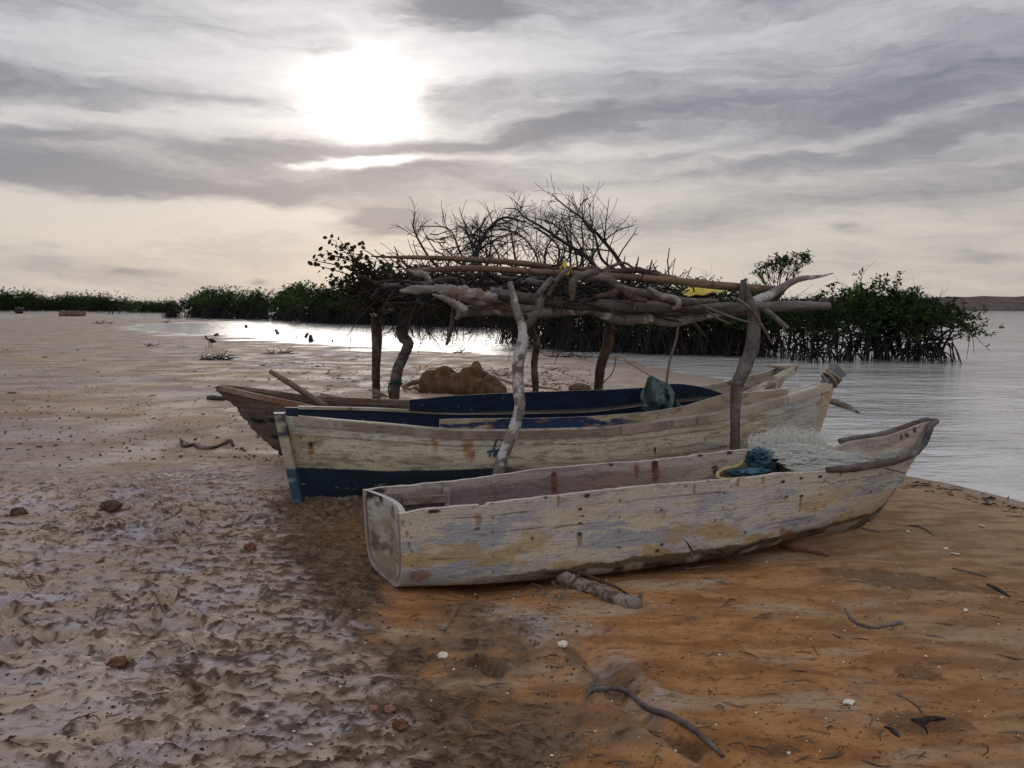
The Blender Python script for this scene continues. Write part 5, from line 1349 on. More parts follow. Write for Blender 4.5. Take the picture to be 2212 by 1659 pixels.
# leafy cut branch on the left end of the roof
def leafy():
    rng = np.random.default_rng(404)
    o0 = at(860, 640, 8.6); root = thing('leafy_branch', o0, 'cut branch with dark rounded leaves drooping off the left end of the roof', 'branch')
    st, lf = MB(), MB(); C = []
    ends = [(676, 562, 5), (690, 575, 5), (705, 548, 7), (722, 527, 6), (735, 520, 6), (748, 530, 8), (770, 555, 10), (780, 535, 5), (712, 595, 8), (728, 610, 9), (735, 640, 10), (758, 585, 14), (775, 605, 22), (790, 575, 14), (800, 625, 30), (825, 590, 20), (845, 600, 22), (830, 640, 30), (770, 650, 16), (800, 655, 24), (850, 570, 10), (880, 575, 12), (750, 660, 8), (745, 560, 10), (760, 620, 18), (815, 605, 26), (790, 640, 26), (850, 625, 24), (775, 630, 20), (870, 600, 16), (820, 660, 18)]
    for px, py, n in ends:
        Y = 8.6 + rng.normal() * .15; e = at(px, py, Y); m = (o0 + e) / 2 + rng.normal(size=3) * .07 + (0, 0, .03)
        st.tube([o0 + rng.normal(size=3) * .03, m, e], [.014, .009, .004], 5, 16)
        S = spline(np.array([o0, m, e]), 30)
        for _ in range(n // 2 + 2):
            k = int(rng.uniform(14, 29)); q = S[k] + rng.normal(size=3) * .08; st.tube([S[k], (S[k] + q) / 2 + rng.normal(size=3) * .012, q], [.004, .003, .0025], 3, 5)
            C.append(q); C.append(q + rng.normal(size=3) * .025)
        C.extend(e + rng.normal(size=(n, 3)) * np.array([.055, .08, .05]))
    core = at(815, 622, 8.65) + rng.normal(size=(520, 3)) * np.array([.20, .16, .12]); C.extend(core)
    leaves(lf, np.array(C), .056, rng, .68, .35, True, norm=np.array([0, -.8, .3]))
    st.build('stem', M['dark'], root); lf.build('foliage', M['leaf_dry'], root, smooth=False)
leafy()

# yellow tarpaulin scrap and cord
m_t = m_plain('yellow_tarp', (.50, .37, .012), (.62, .48, .02), 6, .5, .4); M['yellow'] = m_t
g = MB(); us = np.linspace(0, 1, 26); vs = np.linspace(0, 1, 10)
top = path([(1472, 634), (1494, 620), (1530, 623), (1562, 628)], (6.1, 6.15)); bot = path([(1478, 640), (1505, 638), (1535, 634), (1563, 630)], (6.0, 6.1))
top = spline(top, 26); bot = spline(bot, 26)
P = np.stack([top * (1 - v) + bot * v + np.array([0, -.10 * v, .006 * math.sin(v * 9)]) + np.stack([0 * us, .012 * np.sin(us * 21 + v * 5), .006 * np.sin(us * 17 + v * 4)], 1) for v in vs], 1)
g.grid(P); g.grid(P + (0, .004, -.003), flip=True); tag(g.build('tarpaulin', m_t, org=P.mean((0, 1))), 'bright yellow scrap of tarpaulin tucked under the lower pole', 'tarpaulin')
g = MB(); c = at(1211, 582, 5.78); th_ = np.linspace(0, 6.28 * 2.2, 50); R_ = rad(15, 5.8)
g.tube(np.stack([c[0] + .03 * np.sin(th_ * .5) + 0.006 * th_, c[1] + R_ * 1.5 * np.cos(th_), c[2] + R_ * 1.9 * np.sin(th_)], 1), .006, 5, 90); tag(g.build('cord', m_t, org=c), 'thin yellow cord tied round the two long poles', 'cord')
# hanging ropes
def rope(label, pts, Y, w, mat='rope'):
    P = path(pts, Y); g = MB(); g.tube(P, rad(w, np.mean(Y)), 6, 40, .15, 5); return tag(g.build('hanging_rope', M[mat], org=P[0]), label, 'rope')
rope('rope hanging from the roof down to the green cloth', [(1466, 700), (1460, 735), (1450, 768), (1443, 800), (1440, 830)], (6.7, 6.7), 5.5)
rope('thin rope running from a back post to the top of the green cloth', [(1337, 765), (1360, 784), (1385, 800), (1406, 813)], (9.0, 6.72), 3)
rope('thin slack line dangling beside the back post', [(1331, 768), (1327, 795), (1318, 812), (1303, 828), (1300, 845)], (9.0, 9.0), 3)
g = MB(); c = at(815, 850, 9.3); th_ = np.linspace(0, 6.28 * 4, 80)
g.tube(np.stack([c[0] - .02 + .07 * np.cos(th_) + .004 * th_, c[1] - .06 + .05 * np.sin(th_ * .97), c[2] + .03 * np.sin(th_ * .5) - .02 * np.cos(th_)], 1), .010, 5, 130, .1, 2); tag(g.build('rope_coil', M['rope'], org=c), 'pale rope coiled round the foot of the leftmost post', 'rope')
M['green'] = m_plain('green_cord', (.004, .05, .035), (.01, .08, .05), 20)
g = MB(); c = at(859, 830, 8.85); th_ = np.linspace(0, 6.28 * 3, 60); g.tube(np.stack([c[0] - .03 + .075 * np.cos(th_), c[1] + .04 + .075 * np.sin(th_), c[2] + .025 * np.sin(th_ * .33) + .004 * th_ - .03], 1), .007, 5, 90); g.tube([c + (-.10, 0, 0), c + (-.105, -.01, -.07), c + (-.09, -.01, -.16)], .010, 5, 12, .2, 1); tag(g.build('green_cord', M['green'], org=c), 'green cord tied round the second crooked post', 'cord')
# ------------------------------------------------------------------ cloth, nets and gear in the boats
def cloth_green():
    m, t, b = material('grey_green_cloth', .9, .1)
    tc = t.new('ShaderNodeTexCoord'); g_ = t.noise(tc.outputs['Object'], 9, 4, .6)
    t.l.new(t.mix(t.smooth(g_, .35, .65), (.055, .085, .085), (.15, .20, .195)), b.inputs['Base Color'])
    weave = t.noise(tc.outputs['Object'], 160, 2, .5); bump(t, b, weave, .4, .003)
    us = np.linspace(0, 1, 60); vs = np.linspace(0, 1, 44)
    top = spline(path([(1398, 818), (1406, 811), (1424, 820), (1440, 827), (1452, 838)], (6.72, 6.72)), 60)
    bot = spline(path([(1377, 880), (1392, 888), (1415, 886), (1440, 882), (1470, 884)], (6.50, 6.50)), 60)
    P = []
    for v in vs:
        w = v ** .8; base = top * (1 - w) + bot * w
        f = .075 * w * np.sin(us * 19 + 2.2 * np.sin(v * 3 + us * 4)) + .035 * fbm(us * 7, us * 0 + v * 3, 0.0, 3, 5) + .03 * w * np.sin(us * 9 - v * 5)
        P.append(base + np.stack([.35 * f * np.cos(us * 5), -f * 1.3, (.022 * np.sin(us * 31 + v * 3) + .03 * np.sin(us * 13)) * w], 1))
    P = np.array(P); mb = MB(); mb.grid(P, flip=True); mb.grid(P + (0, .006, 0))
    tag(mb.build('hanging_cloth', m, org=P.mean((0, 1))), 'grey green cloth draped over the inside of the blue boat', 'cloth')
cloth_green()
def heap(t0, t1, w0, w1, zf, nt=90, nw=50):
    h = CANOE; t = np.linspace(t0, t1, nt); w = np.linspace(w0, w1, nw)
    T, W_ = np.meshgrid(t, w, indexing='ij'); zn = h.k(h.znk, t)[:, None]; zf_ = h.k(h.zfk, t)[:, None]
    k = (W_ - (-1)) / 2; base = zn * (1 - k) + zf_ * k
    hb = h.k(h.hbk, t)[:, None]; ww = W_ * np.maximum(hb - .03, .01) / hb
    x, y = h.plan(T, ww, np.full(T.shape, .9)); return np.stack([x, y, base + zf(T, W_)], -1)
def net():
    m, t, b = material('white_net', .55, .3); tc = t.new('ShaderNodeTexCoord')
    t.l.new(t.mix(t.noise(tc.outputs['Object'], 7, 3, .5), (.56, .58, .53), (.72, .73, .69)), b.inputs['Base Color'])
    md, t, b = material('net_mass', .9, .1); tc = t.new('ShaderNodeTexCoord'); vo = t.new('ShaderNodeTexVoronoi', feature='DISTANCE_TO_EDGE'); vo.inputs['Scale'].default_value = 45; t.l.new(t.vmath('ADD', tc.outputs['Object'], t.vmath('SCALE', t.noise(tc.outputs['Object'], 12, 3, .6, out=1), None)), vo.inputs['Vector'])
    t.l.new(t.mix(t.smooth(vo.outputs[0], .03, .12), (.42, .43, .39), (.17, .17, .155)), b.inputs['Base Color']); bump(t, b, vo.outputs[0], 1.0, -.01)
    rng = np.random.default_rng(8)
    def zf(T, W):
        hump = .07 * np.exp(-((T - .82) / .05) ** 2) * sstep(W, -1.0, .3) + .04 * np.exp(-((T - .80) / .08) ** 2)
        return -.11 + hump + .030 * fbm(T * 22, W * 4, 0.0, 4, 3) - .05 * sstep(np.abs(W), .75, 1.0) * (W < 0) - .05 * sstep(T, .86, .95) + .02
    P = heap(.77, .965, -1, .98, zf)
    root = thing('fishing_net', P[40, 25], 'heap of tangled whitish fishing net piled in the bow of the pale canoe', 'net')
    mb = MB(); mb.grid(P, flip=True); mb.build('net_mass', md, root)
    g = MB(); flat = P.reshape(-1, 3)
    for i in range(1700):
        c = flat[rng.integers(len(flat))] + (0, 0, .005)
        n = 20; a = np.cumsum(rng.normal(.75, .55, n)); s = rng.uniform(.008, .028)
        q = np.cumsum(np.stack([np.cos(a), np.sin(a) * .8, np.sin(a * .7 + i) * .45], 1) * s, 0); q -= q.mean(0); q[:, 2] = np.abs(q[:, 2]) * .6
        g.tube(c + q, rng.uniform(.0006, .0012), 3, 32)
    # the loose part that spills over the far side
    for i in range(300):
        tt = rng.uniform(.75, .87); x, y = CANOE.plan(np.array([tt]), np.array([1.0]), np.array([1.0])); z = CANOE.k(CANOE.zfk, np.array([tt]))[0]
        c = np.array([x[0], y[0] + rng.uniform(-.05, .08), z + rng.uniform(0, .085) * math.sin((tt - .72) / .18 * 3.14)])
        n = 16; a = np.cumsum(rng.normal(.6, .4, n)); s = rng.uniform(.010, .03); q = np.cumsum(np.stack([np.cos(a), np.sin(a) * .4, np.sin(a)], 1) * s, 0); q -= q.mean(0)
        g.tube(c + q, rng.uniform(.0006, .0011), 3, 28)
    g.build('strands', m, root)
    # dry twigs caught in it
    g = MB(); i, j = 60, 10; c = P[52, 9] + (0, 0, .02)
    g.tube([c, c + (.10, 0, .02), c + (.22, .02, .0), c + (.30, 0, -.02)], .005, 4, 14); g.tube([c + (.10, 0, .02), c + (.12, .03, .06)], .004, 4, 5)
    c = P[70, 20] + (0, 0, .015); g.tube([c, c + (.05, .02, .02), c + (.12, .0, .0)], .006, 4, 8); tag(g.build('twig', M['bark'], org=c), 'dry brown twig caught on top of the white net', 'twig')
net()
def bluecloth():
    m, t, b = material('blue_cloth', .9, .15); tc = t.new('ShaderNodeTexCoord'); n_ = t.noise(tc.outputs['Object'], 8, 5, .6)
    t.l.new(t.mix(t.smooth(n_, .4, .62), (.018, .048, .066), (.065, .13, .165)), b.inputs['Base Color']); bump(t, b, t.noise(tc.outputs['Object'], 140, 2, .5), .4, .004)
    mb = MB(); a = np.linspace(0, 2 * math.pi, 90); e = np.linspace(0, 1, 46)
    for (px, py, Y, rx, ry, rz, sd) in [(1640, 992, 5.05, .105, .11, .085, 1), (1622, 1022, 4.93, .14, .08, .035, 2), (1664, 1004, 5.02, .06, .07, .045, 3)]:
        c = at(px, py, Y); A, E = np.meshgrid(a, e, indexing='ij'); ph = (E - .5) * math.pi
        d = np.stack([np.cos(A) * np.cos(ph), np.sin(A) * np.cos(ph), np.sin(ph)], -1)
        f = fbm(d[..., 0] * 2.2 + sd * 5, d[..., 1] * 2.2, d[..., 2] * 2.2, 4, 50 + sd, .6); r = 1 + .55 * (.25 - np.abs(f) * 1.6) + .12 * np.sin(7 * f + 5 * d[..., 2])
        mb.grid(c + d * r[..., None] * np.array([rx, ry, rz]))
    o = mb.build('crumpled_cloth', m, org=at(1640, 1000, 5)); tag(o, 'crumpled dark blue cloth bundle in the canoe beside the white net', 'cloth')
    my = m_plain('yellowish_rope', (.30, .26, .10), (.42, .37, .18), 30); g = MB()
    g.tube(path([(1600, 1034), (1570, 1036), (1552, 1032), (1551, 1022), (1566, 1013), (1590, 1008), (1604, 998)], (4.86, 5.02)), rad(9, 4.95), 7, 50, .12, 3); tag(g.build('yellow_rope', my, org=at(1570, 1020, 4.95)), 'yellowish rope loop beside the blue cloth in the canoe', 'rope')
bluecloth()
loose('steering_pole', 'smooth grey pole leaning out of the rotting boat at the left', 'pole', [(582, 801), (620, 824), (660, 850), (706, 880)], (7.6, 7.7), [10, 13, 14, 15], 'plank', seed=61, wob=.05)

# ------------------------------------------------------------------ driftwood, stones and birds on the beach
M['log'] = m_wood('barked_log', (0.15, 0.125, 0.10), (0.33, 0.285, 0.235), (0.07, 0.052, 0.04), 6, patch=14)
def ground_wood(name, label, cat, pix, w, mat, group=None, lift=None, seed=0, wob=.12, extra=(), seg=8):
    P = []; r = []
    for k, (px, py) in enumerate(pix):
        p = gpt(px, py); p[2] = max(p[2], .012 if name == 'branch' else -9); wd = w if np.isscalar(w) else np.interp(k / max(1, len(pix) - 1), np.linspace(0, 1, len(w)), w)
        rr = rad(wd, p[1]); p[2] += rr * .55 + (0 if lift is None else lift[k]); P.append(p); r.append(rr)
    if lift is not None:     # lifted points move nearer so that they still show where they were read
        for k, (px, py) in enumerate(pix):
            if lift[k] > 0: P[k] = at(px, py, (P[0][1] + P[-1][1]) / 2)
    g = MB(); g.tube(P, r, seg, max(16, 7 * len(P)), wob, seed)
    for ex in extra:
        Y = np.mean([p[1] for p in P]); g.tube(path(ex[0], (ex[2] if len(ex) > 2 else Y,) * 2), [rad(x, Y) for x in ex[1]], 6, 14, .1, seed + 3)
    o = g.build(name, M[mat], org=P[0]); return tag(o, label, cat, group)
ground_wood('log', 'thick pale log lying under the near canoe, its sawn end toward the viewer', 'log', [(1165, 1240), (1235, 1268), (1300, 1290), (1345, 1305), (1384, 1313)], [30, 40, 34, 27, 33], 'log', seed=71, wob=.5, seg=16, extra=[([(1290, 1282), (1300, 1268), (1304, 1262)], [16, 12, 6])])
ground_wood('wood_block', 'short brown wood block wedged under the bow of the canoe', 'block', [(1690, 1180), (1712, 1186), (1750, 1192), (1790, 1202)], [26, 28, 24, 12], 'plank', seed=72, wob=.18, seg=10)
Y0 = 3.80
def stick(name, label, pts, Y, w, mat='bark', cat='twig', group=None, sd=1): return loose(name, label, cat, pts, Y, w, mat, group, 6, .12, sd, None)
gw = 'twigs caught under the near canoe'
stick('twig', 'long forked twig running along the top of the pale log', [(1253, 1235), (1285, 1250), (1330, 1268), (1368, 1290)], (3.86, 3.84), [7, 8, 7, 4], group=gw)
stick('twig', 'twig poking down to the sand in front of the pale log', [(1254, 1236), (1235, 1260), (1214, 1282), (1204, 1308)], (3.86, 3.74), [8, 7, 6, 4], group=gw)
stick('twig', 'short twig stub standing between canoe and pale log', [(1150, 1262), (1168, 1270), (1176, 1290)], (3.9, 3.82), [6, 9, 4], group=gw)
stick('twig', 'thin twig sloping left from under the canoe bottom', [(1150, 1262), (1125, 1278), (1095, 1294)], (3.92, 3.78), [5, 4, 3], group=gw)
stick('twig', 'thin hooked twig leaning up against the canoe side near the middle', [(1494, 1212), (1494, 1190), (1488, 1178), (1481, 1168)], (4.18, 4.14), [6, 6, 5, 3], group=gw)
ground_wood('twig', 'twig lying flat in the shadow under the middle of the canoe', 'twig', [(1440, 1228), (1490, 1230), (1530, 1226), (1545, 1222)], [4, 5, 8, 4], 'bark', gw, seed=77)
ground_wood('branch', 'long dark curved branch sunk in the furrow at the bottom', 'branch', [(1268, 1491), (1300, 1494), (1350, 1503), (1400, 1521), (1450, 1545), (1506, 1582), (1540, 1612), (1562, 1630)], [12, 13, 13, 13, 14, 15, 14, 10], 'grey', seed=78)
stick('stick', 'short grey stick standing up at the head of the furrow branch', [(1290, 1458), (1278, 1486), (1266, 1512), (1254, 1532)], (2.82, 2.72), [10, 12, 12, 9], 'grey', 'stick', sd=79)
ground_wood('twig', 'dark hooked twig lying on the orange sand at the right', 'twig', [(1826, 1316), (1838, 1336), (1856, 1350), (1886, 1357), (1920, 1352), (1947, 1346), (1945, 1352)], [4, 7, 9, 9, 8, 9, 5], 'bark', seed=80)
ground_wood('stick', 'thin stick lying at the right edge above the white crust patch', 'stick', [(2057, 1229), (2085, 1235), (2110, 1241), (2132, 1247)], [4, 6, 7, 5], 'bark', seed=81)
ground_wood('stick', 'dark stick sloping down beside the pale crust at far right', 'stick', [(2133, 1264), (2155, 1275), (2182, 1291)], [6, 9, 5], 'dark', seed=82)
ground_wood('twig', 'thin curved twig right of the canoe bow near the shells', 'twig', [(1964, 1136), (1985, 1139), (2003, 1147), (2017, 1157)], [4, 5, 5, 3], 'bark', seed=83)
ground_wood('twig', 'faint thin root beside the canoe bow foot', 'twig', [(1860, 1142), (1880, 1146), (1900, 1150)], [4, 4, 3], 'bark', seed=84)
ground_wood('twig', 'pale thin twig bent over the dark bark pieces at lower right', 'twig', [(1938, 1502), (1962, 1514), (1980, 1526), (1992, 1540)], [4, 5, 5, 4], 'grey', seed=85)
ground_wood('bark_piece', 'ragged dark bark piece lying at lower right', 'bark', [(1968, 1556), (1990, 1562), (2015, 1555), (2042, 1554)], [8, 16, 12, 6], 'dark', seed=86, wob=.35, extra=[([(1985, 1562), (1998, 1572), (2004, 1586)], [6, 7, 3], 2.55)])
ground_wood('bark_piece', 'short dark bark sliver left of the ragged bark piece', 'bark', [(1910, 1571), (1925, 1578), (1943, 1592)], [6, 11, 5], 'dark', seed=87, wob=.3)
ground_wood('stick', 'broken pale stick half buried left of the pale log', 'stick', [(985, 1318), (972, 1340), (955, 1362)], [12, 14, 12], 'plank', seed=88, wob=.25)
ground_wood('driftwood_stick', 'dark crooked stick with two upturned ends on the flat sand left of the boats', 'stick', [(390, 948), (396, 962), (399, 966), (420, 962), (434, 970), (462, 969), (482, 960), (497, 952), (504, 965)], [7, 9, 9, 9, 10, 9, 8, 10, 6], 'bark', lift=[.05, .0, 0, .0, 0, 0, .0, .05, 0], seed=89, extra=[([(392, 950), (394, 972)], [8, 6]), ([(434, 970), (430, 958)], [6, 3])])
ground_wood('log', 'short black log lying left of the rotting boat', 'log', [(450, 862), (465, 864), (485, 865)], [10, 13, 10], 'dark', seed=90, wob=.3)
ground_wood('root', 'curved grey root arching in front of the rust coloured boulders', 'root', [(870, 838), (895, 826), (919, 823), (937, 810), (953, 809), (966, 818), (972, 842)], [6, 9, 10, 9, 8, 9, 6], 'pole', lift=[0, .1, .12, .2, .2, .15, 0], seed=91, extra=[([(950, 812), (968, 822), (984, 832)], [7, 8, 7])])
ground_wood('log', 'long straight log lying behind the boulders toward the right', 'log', [(1035, 806), (1065, 815), (1107, 829), (1150, 836), (1205, 843)], [6, 7, 8, 7, 5], 'plank', seed=92, lift=None)
ground_wood('log', 'pale short log lying just behind the blue boat', 'log', [(1025, 851), (1048, 849), (1070, 847)], [4, 6, 5], 'pale', seed=93)
ground_wood('log', 'brown tapered wood piece awash beside the bow of the cream boat', 'log', [(1786, 868), (1805, 874), (1830, 882), (1856, 893)], [10, 16, 13, 4], 'bark', seed=94, wob=.25)
def brush(label, px, py, wpx, n, seed, mat='dark', h=1.0, cat='brushwood'):
    rng = np.random.default_rng(seed); c = gpt(px, py); W = wpx * c[1] / FPX; g = MB()
    for i in range(n):
        p = c + np.array([rng.uniform(-.4, .4) * W, rng.normal() * .1 * W, .01]); a = rng.uniform(0, 6.28)
        twigs(g, p, (math.cos(a), math.sin(a) * .5, rng.uniform(.05, .5) * h), W * rng.uniform(.2, .45), W * .012, rng, 1, .6, -.05, None, (1, 3), 4, W * .005)
    return tag(g.build('brushwood', M[mat], org=c), label, cat)
brush('heap of dead twigs on the sand in front of the black bird', 470, 777, 95, 30, 1, h=.4)
brush('low dead twigs on the sand left of the black bird', 330, 748, 40, 12, 2)
brush('small driftwood heap on the sand spit near the far boat', 222, 699, 42, 14, 3)
brush('dead sticks at the tip of the sand spit in the lagoon', 350, 697, 34, 9, 4, h=1.4)
brush('tangle of thin twigs on the sand left of the shelter posts', 735, 818, 50, 10, 5)
brush('low twigs along the lagoon edge behind the leftmost post', 610, 764, 70, 16, 6, h=.4)
brush('sticks and twigs heaped at the foot of the second post', 890, 842, 90, 18, 7, 'plank', .4)
brush('driftwood twigs heaped right of the boulders', 1085, 812, 70, 14, 8, 'bark', .5)
brush('thorny dead twig on the sand behind the blue boat', 1240, 838, 60, 10, 9, 'bark', .7)
brush('bare twig sticking out of the water near the lagoon shore', 748, 738, 26, 7, 10, h=1.3)
brush('small dead twig clump beside the black bird', 395, 750, 24, 7, 11)
brush('tiny twigs at the water edge behind the boulders', 995, 762, 70, 9, 12, h=.8)
brush('washed up twigs along the shore under the mangroves', 1235, 772, 90, 14, 13, h=.4)
def sphere_rock(mb, c, r, rng, amp=.35, n=18, freq=1.6, sd=0):
    a = np.linspace(0, 2 * math.pi, 2 * n + 1); e = np.linspace(-math.pi / 2, math.pi / 2, n)
    A, E = np.meshgrid(a, e, indexing='ij'); d = np.stack([np.cos(A) * np.cos(E), np.sin(A) * np.cos(E), np.sin(E)], -1)
    f = fbm(d[..., 0] * freq + sd, d[..., 1] * freq, d[..., 2] * freq, 4, sd + 3, .55)
    mb.grid(np.asarray(c) + d * (1 + amp * f)[..., None] * np.asarray(r))
M['rust'] = m_wood('rusty_clay', (.058, .032, .015), (.140, .078, .036), (.10, .066, .045), 5, patch=4, bs=.9)
M['clod'] = m_plain('dry_mud_clod', (.050, .032, .022), (.12, .080, .055), 18, .95, .1, .6)
M['clod2'] = m_plain('red_brown_clod', (.075, .032, .02), (.16, .08, .05), 18, .95, .1, .6)
M['shell'] = m_plain('bleached_shell', (.50, .45, .36), (.62, .58, .48), 30, .6, .3)
M['stone'] = m_plain('pinkish_stone', (.20, .10, .075), (.30, .17, .13), 20, .9, .2, .4)
rng = np.random.default_rng(3)
def boulder(label, px, py, w, h, peak, seed):
    c = gpt(px, py); s = c[1] / FPX; g = MB(); n = 44
    a = np.linspace(0, 2 * math.pi, 2 * n + 1); e = np.linspace(-.35, math.pi / 2, n); A, E = np.meshgrid(a, e, indexing='ij')
    d = np.stack([np.cos(A) * np.cos(E), np.sin(A) * np.cos(E), np.sin(E)], -1)
    f = fbm(d[..., 0] * 1.8 + seed, d[..., 1] * 1.8, d[..., 2] * 1.8, 3, seed, .5); ridge = np.abs(fbm(d[..., 0] * 3 + seed, d[..., 1] * 3, d[..., 2] * 3, 2, seed + 9))
    r = 1.05 + .42 * fbm(d[..., 0] * 1.1 + seed, d[..., 1] * 1.1, d[..., 2] * 1.3, 2, seed) + .16 * f
    P = d * r[..., None] * np.array([w * .5 * s, w * .38 * s, h * s * .95]); zz = np.maximum(P[..., 2], 0) / (h * s); P[..., 0] += peak * w * s * zz ** 1.3 * .5
    g.grid(c + P); return tag(g.build('boulder', M['rust'], org=c), label, 'boulder', 'rust coloured boulders behind the blue boat')
boulder('left rounded rust coloured boulder, behind the arching root', 950, 847, 84, 58, .0, 5)
boulder('tallest rust coloured boulder with a peaked top', 1018, 849, 92, 62, .0, 12)
boulder('lowest rust coloured lump at the right end of the boulders', 1058, 852, 70, 44, -.2, 21)
tb = MB(); sphere_rock(tb, gpt(1252, 843) + (0, 0, .02), (.20, .12, .10), rng, .3, 16, 1.5, 4); tag(tb.build('stone', M['clod'], org=gpt(1252, 843)), 'rounded brown stone just behind the blue boat', 'stone')
# single lumps that stand out in the foreground
for px, py, r, mat, lab in [(255, 1436, .032, 'clod2', 'rust brown clod standing upright on the mud at lower left'), (240, 1110, .055, 'clod', 'large dark crumbly clod on the mud left of the boats'), (40, 1112, .045, 'clod', 'flat dark clod at the left edge of the mud'), (806, 1533, .014, 'stone', 'small pink stone among the mud, upper of three'), (842, 1541, .018, 'stone', 'larger pink brown stone right of the small pink one'), (865, 1578, .022, 'clod2', 'dark reddish stone below the two pink ones'), (957, 1419, .017, 'shell', 'small white stone on the mud below the canoe stern'), (1215, 1395, .018, 'shell', 'round pale pebble on the orange sand below the log'), (540, 1187, .03, 'clod2', 'reddish clod on the mud left of the canoe stern'),]:
    c = gpt(px, py); g = MB(); sphere_rock(g, c + (0, 0, r * .35), (r * 1.25, r, r * .8), rng, .7, 18, 2.0, int(px) % 97); tag(g.build('clod' if mat != 'shell' else 'pebble', M[mat], org=c), lab, 'stone' if mat in ('stone', 'shell') else 'clod')
def shell(px, py, r, lab, rz):
    c = gpt(px, py); g = MB(); a = np.linspace(-1.25, 1.25, 22); q = np.linspace(0, 1, 9); A, Q = np.meshgrid(a, q, indexing='ij')
    rr = r * (1 + .05 * np.cos(A * 14)); x = np.sin(A) * Q * rr; y = np.cos(A) * Q * rr - r * .4; z = r * .35 * np.sin(Q * math.pi * .75) * (1 - .4 * np.abs(A) / 1.25) + .004
    P = np.stack([x * math.cos(rz) - y * math.sin(rz), x * math.sin(rz) + y * math.cos(rz), z], -1) + c; g.grid(P); g.grid(P - (0, 0, .004), flip=True); tag(g.build('shell', M['shell'], org=c), lab, 'shell', 'pale shells on the sand')
for px, py, r, lab, rz in [(1835, 1521, .030, 'whole pale shell on the orange sand at lower right', .3), (1962, 1150, .024, 'pale shell right of the canoe bow, nearest the bow', 1.2), (2121, 1139, .024, 'small pale shell near the right edge by the water', 2), (2044, 1187, .024, 'upper pale shell of the pair on the right sand', .5), (2063, 1198, .026, 'lower pale shell of the pair on the right sand', 2.6), (2084, 1320, .022, 'dull shell on the grey sand at right', 4), (1656, 1215, .012, 'tiny white shell under the canoe bow', 1)]: shell(px, py, r, lab, rz)
# clods and scraps strewn over the flat
protos = []
for i in range(6):
    g = MB(); sphere_rock(g, (0, 0, .2), (1, .8, .55), rng, .8, 9, 1.6, i * 13 + 2); o = g.build('mud_clod', M['clod' if i % 2 else 'clod2']); protos.append(o)
gc = 'dark clods strewn over the pale flat'; used = set()
rg = np.random.default_rng(15); spots_ = []
for _ in range(130): spots_.append((rg.uniform(540, 810), rg.uniform(768, 852) , 2.2 + rg.exponential(1.5)))
for _ in range(80): spots_.append((rg.uniform(0, 560), 735 + 240 * rg.random() ** 1.2, 1.8 + rg.exponential(1.8)))
for _ in range(40): spots_.append((rg.uniform(0, 480), rg.uniform(830, 1010), 2.5 + rg.exponential(2.5)))
for _ in range(35): spots_.append((rg.uniform(1090, 1260), rg.uniform(795, 845), rg.uniform(3, 7)))
for px, py, w in spots_:
    if 485 < px < 620 and py > 830: continue
    p = gpt(px, py)
    if sdf(p[None, 0], p[None, 1], POLY)[0] < .3: continue
    k = int(rg.integers(6)); o = protos[k]
    if k in used: o = o.copy(); sc.collection.objects.link(o)
    used.add(k); s = rad(w, p[1]); o.location = p; o.scale = (s * rg.uniform(.9, 2.6), s, s * rg.uniform(.4, 1.0)); o.rotation_euler = (0, 0, rg.uniform(0, 6.28))
    tag(o, 'small dark clod among those strewn over the pale flat', 'clod', gc)
# crumbs, chips and shell grit nobody could count
def litter(name, label, n, area, size, mat, seed):
    r = np.random.default_rng(seed); px = r.uniform(area[0], area[2], n); py = area[1] + (area[3] - area[1]) * r.random(n); g = MB()
    P = np.array([onground(a, b, 0.0) for a, b in zip(px, py)]); z = ground_z(P[:, 0], P[:, 1]); ok = (sdf(P[:, 0], P[:, 1], POLY) > .15); P[:, 2] = z; P = P[ok]
    s = size * r.uniform(.4, 1.5, len(P)) ** 1.3; o6 = np.array([[1, 0, 0], [0, 1, 0], [-1, 0, 0], [0, -1, 0], [0, 0, 1], [0, 0, -1]], float)
    f = np.array([[0, 1, 4], [1, 2, 4], [2, 3, 4], [3, 0, 4], [1, 0, 5], [2, 1, 5], [3, 2, 5], [0, 3, 5]])
    V = o6[None] * np.array([1, .8, .5]) * s[:, None, None] * r.uniform(.5, 1.4, (len(P), 6, 1)); a = r.uniform(0, 6.28, len(P)); c_, s_ = np.cos(a)[:, None], np.sin(a)[:, None]
    V = np.stack([V[..., 0] * c_ - V[..., 1] * s_, V[..., 0] * s_ + V[..., 1] * c_, V[..., 2]], -1) + P[:, None] + np.array([0, 0, .2]) * s[:, None, None]
    g.add(V.reshape(-1, 3), (f[None] + 6 * np.arange(len(P))[:, None, None]).reshape(-1, 3)); tag(g.build(name, M[mat], org=(0, 6, 0)), label, 'litter', kind='stuff')
litter('mud_crumbs', 'dark crumbs scattered over the trampled mud', 1800, (-20, 980, 1250, 1680), .0065, 'clod', 1)
litter('sand_grit', 'fine brown grit scattered over the orange sand', 900, (1150, 1250, 2230, 1680), .0040, 'clod2', 2)
litter('shell_grit', 'bits of shell and dry leaf behind the blue boat', 700, (870, 790, 1300, 852), .028, 'stone', 3)
litter('beach_crumbs', 'tiny dark crumbs scattered over the pale flat', 1100, (-20, 740, 860, 1000), .014, 'clod', 4)
litter('shell_flecks', 'tiny pale shell flecks on the sand and mud', 260, (0, 1050, 2230, 1680), .006, 'shell', 6)

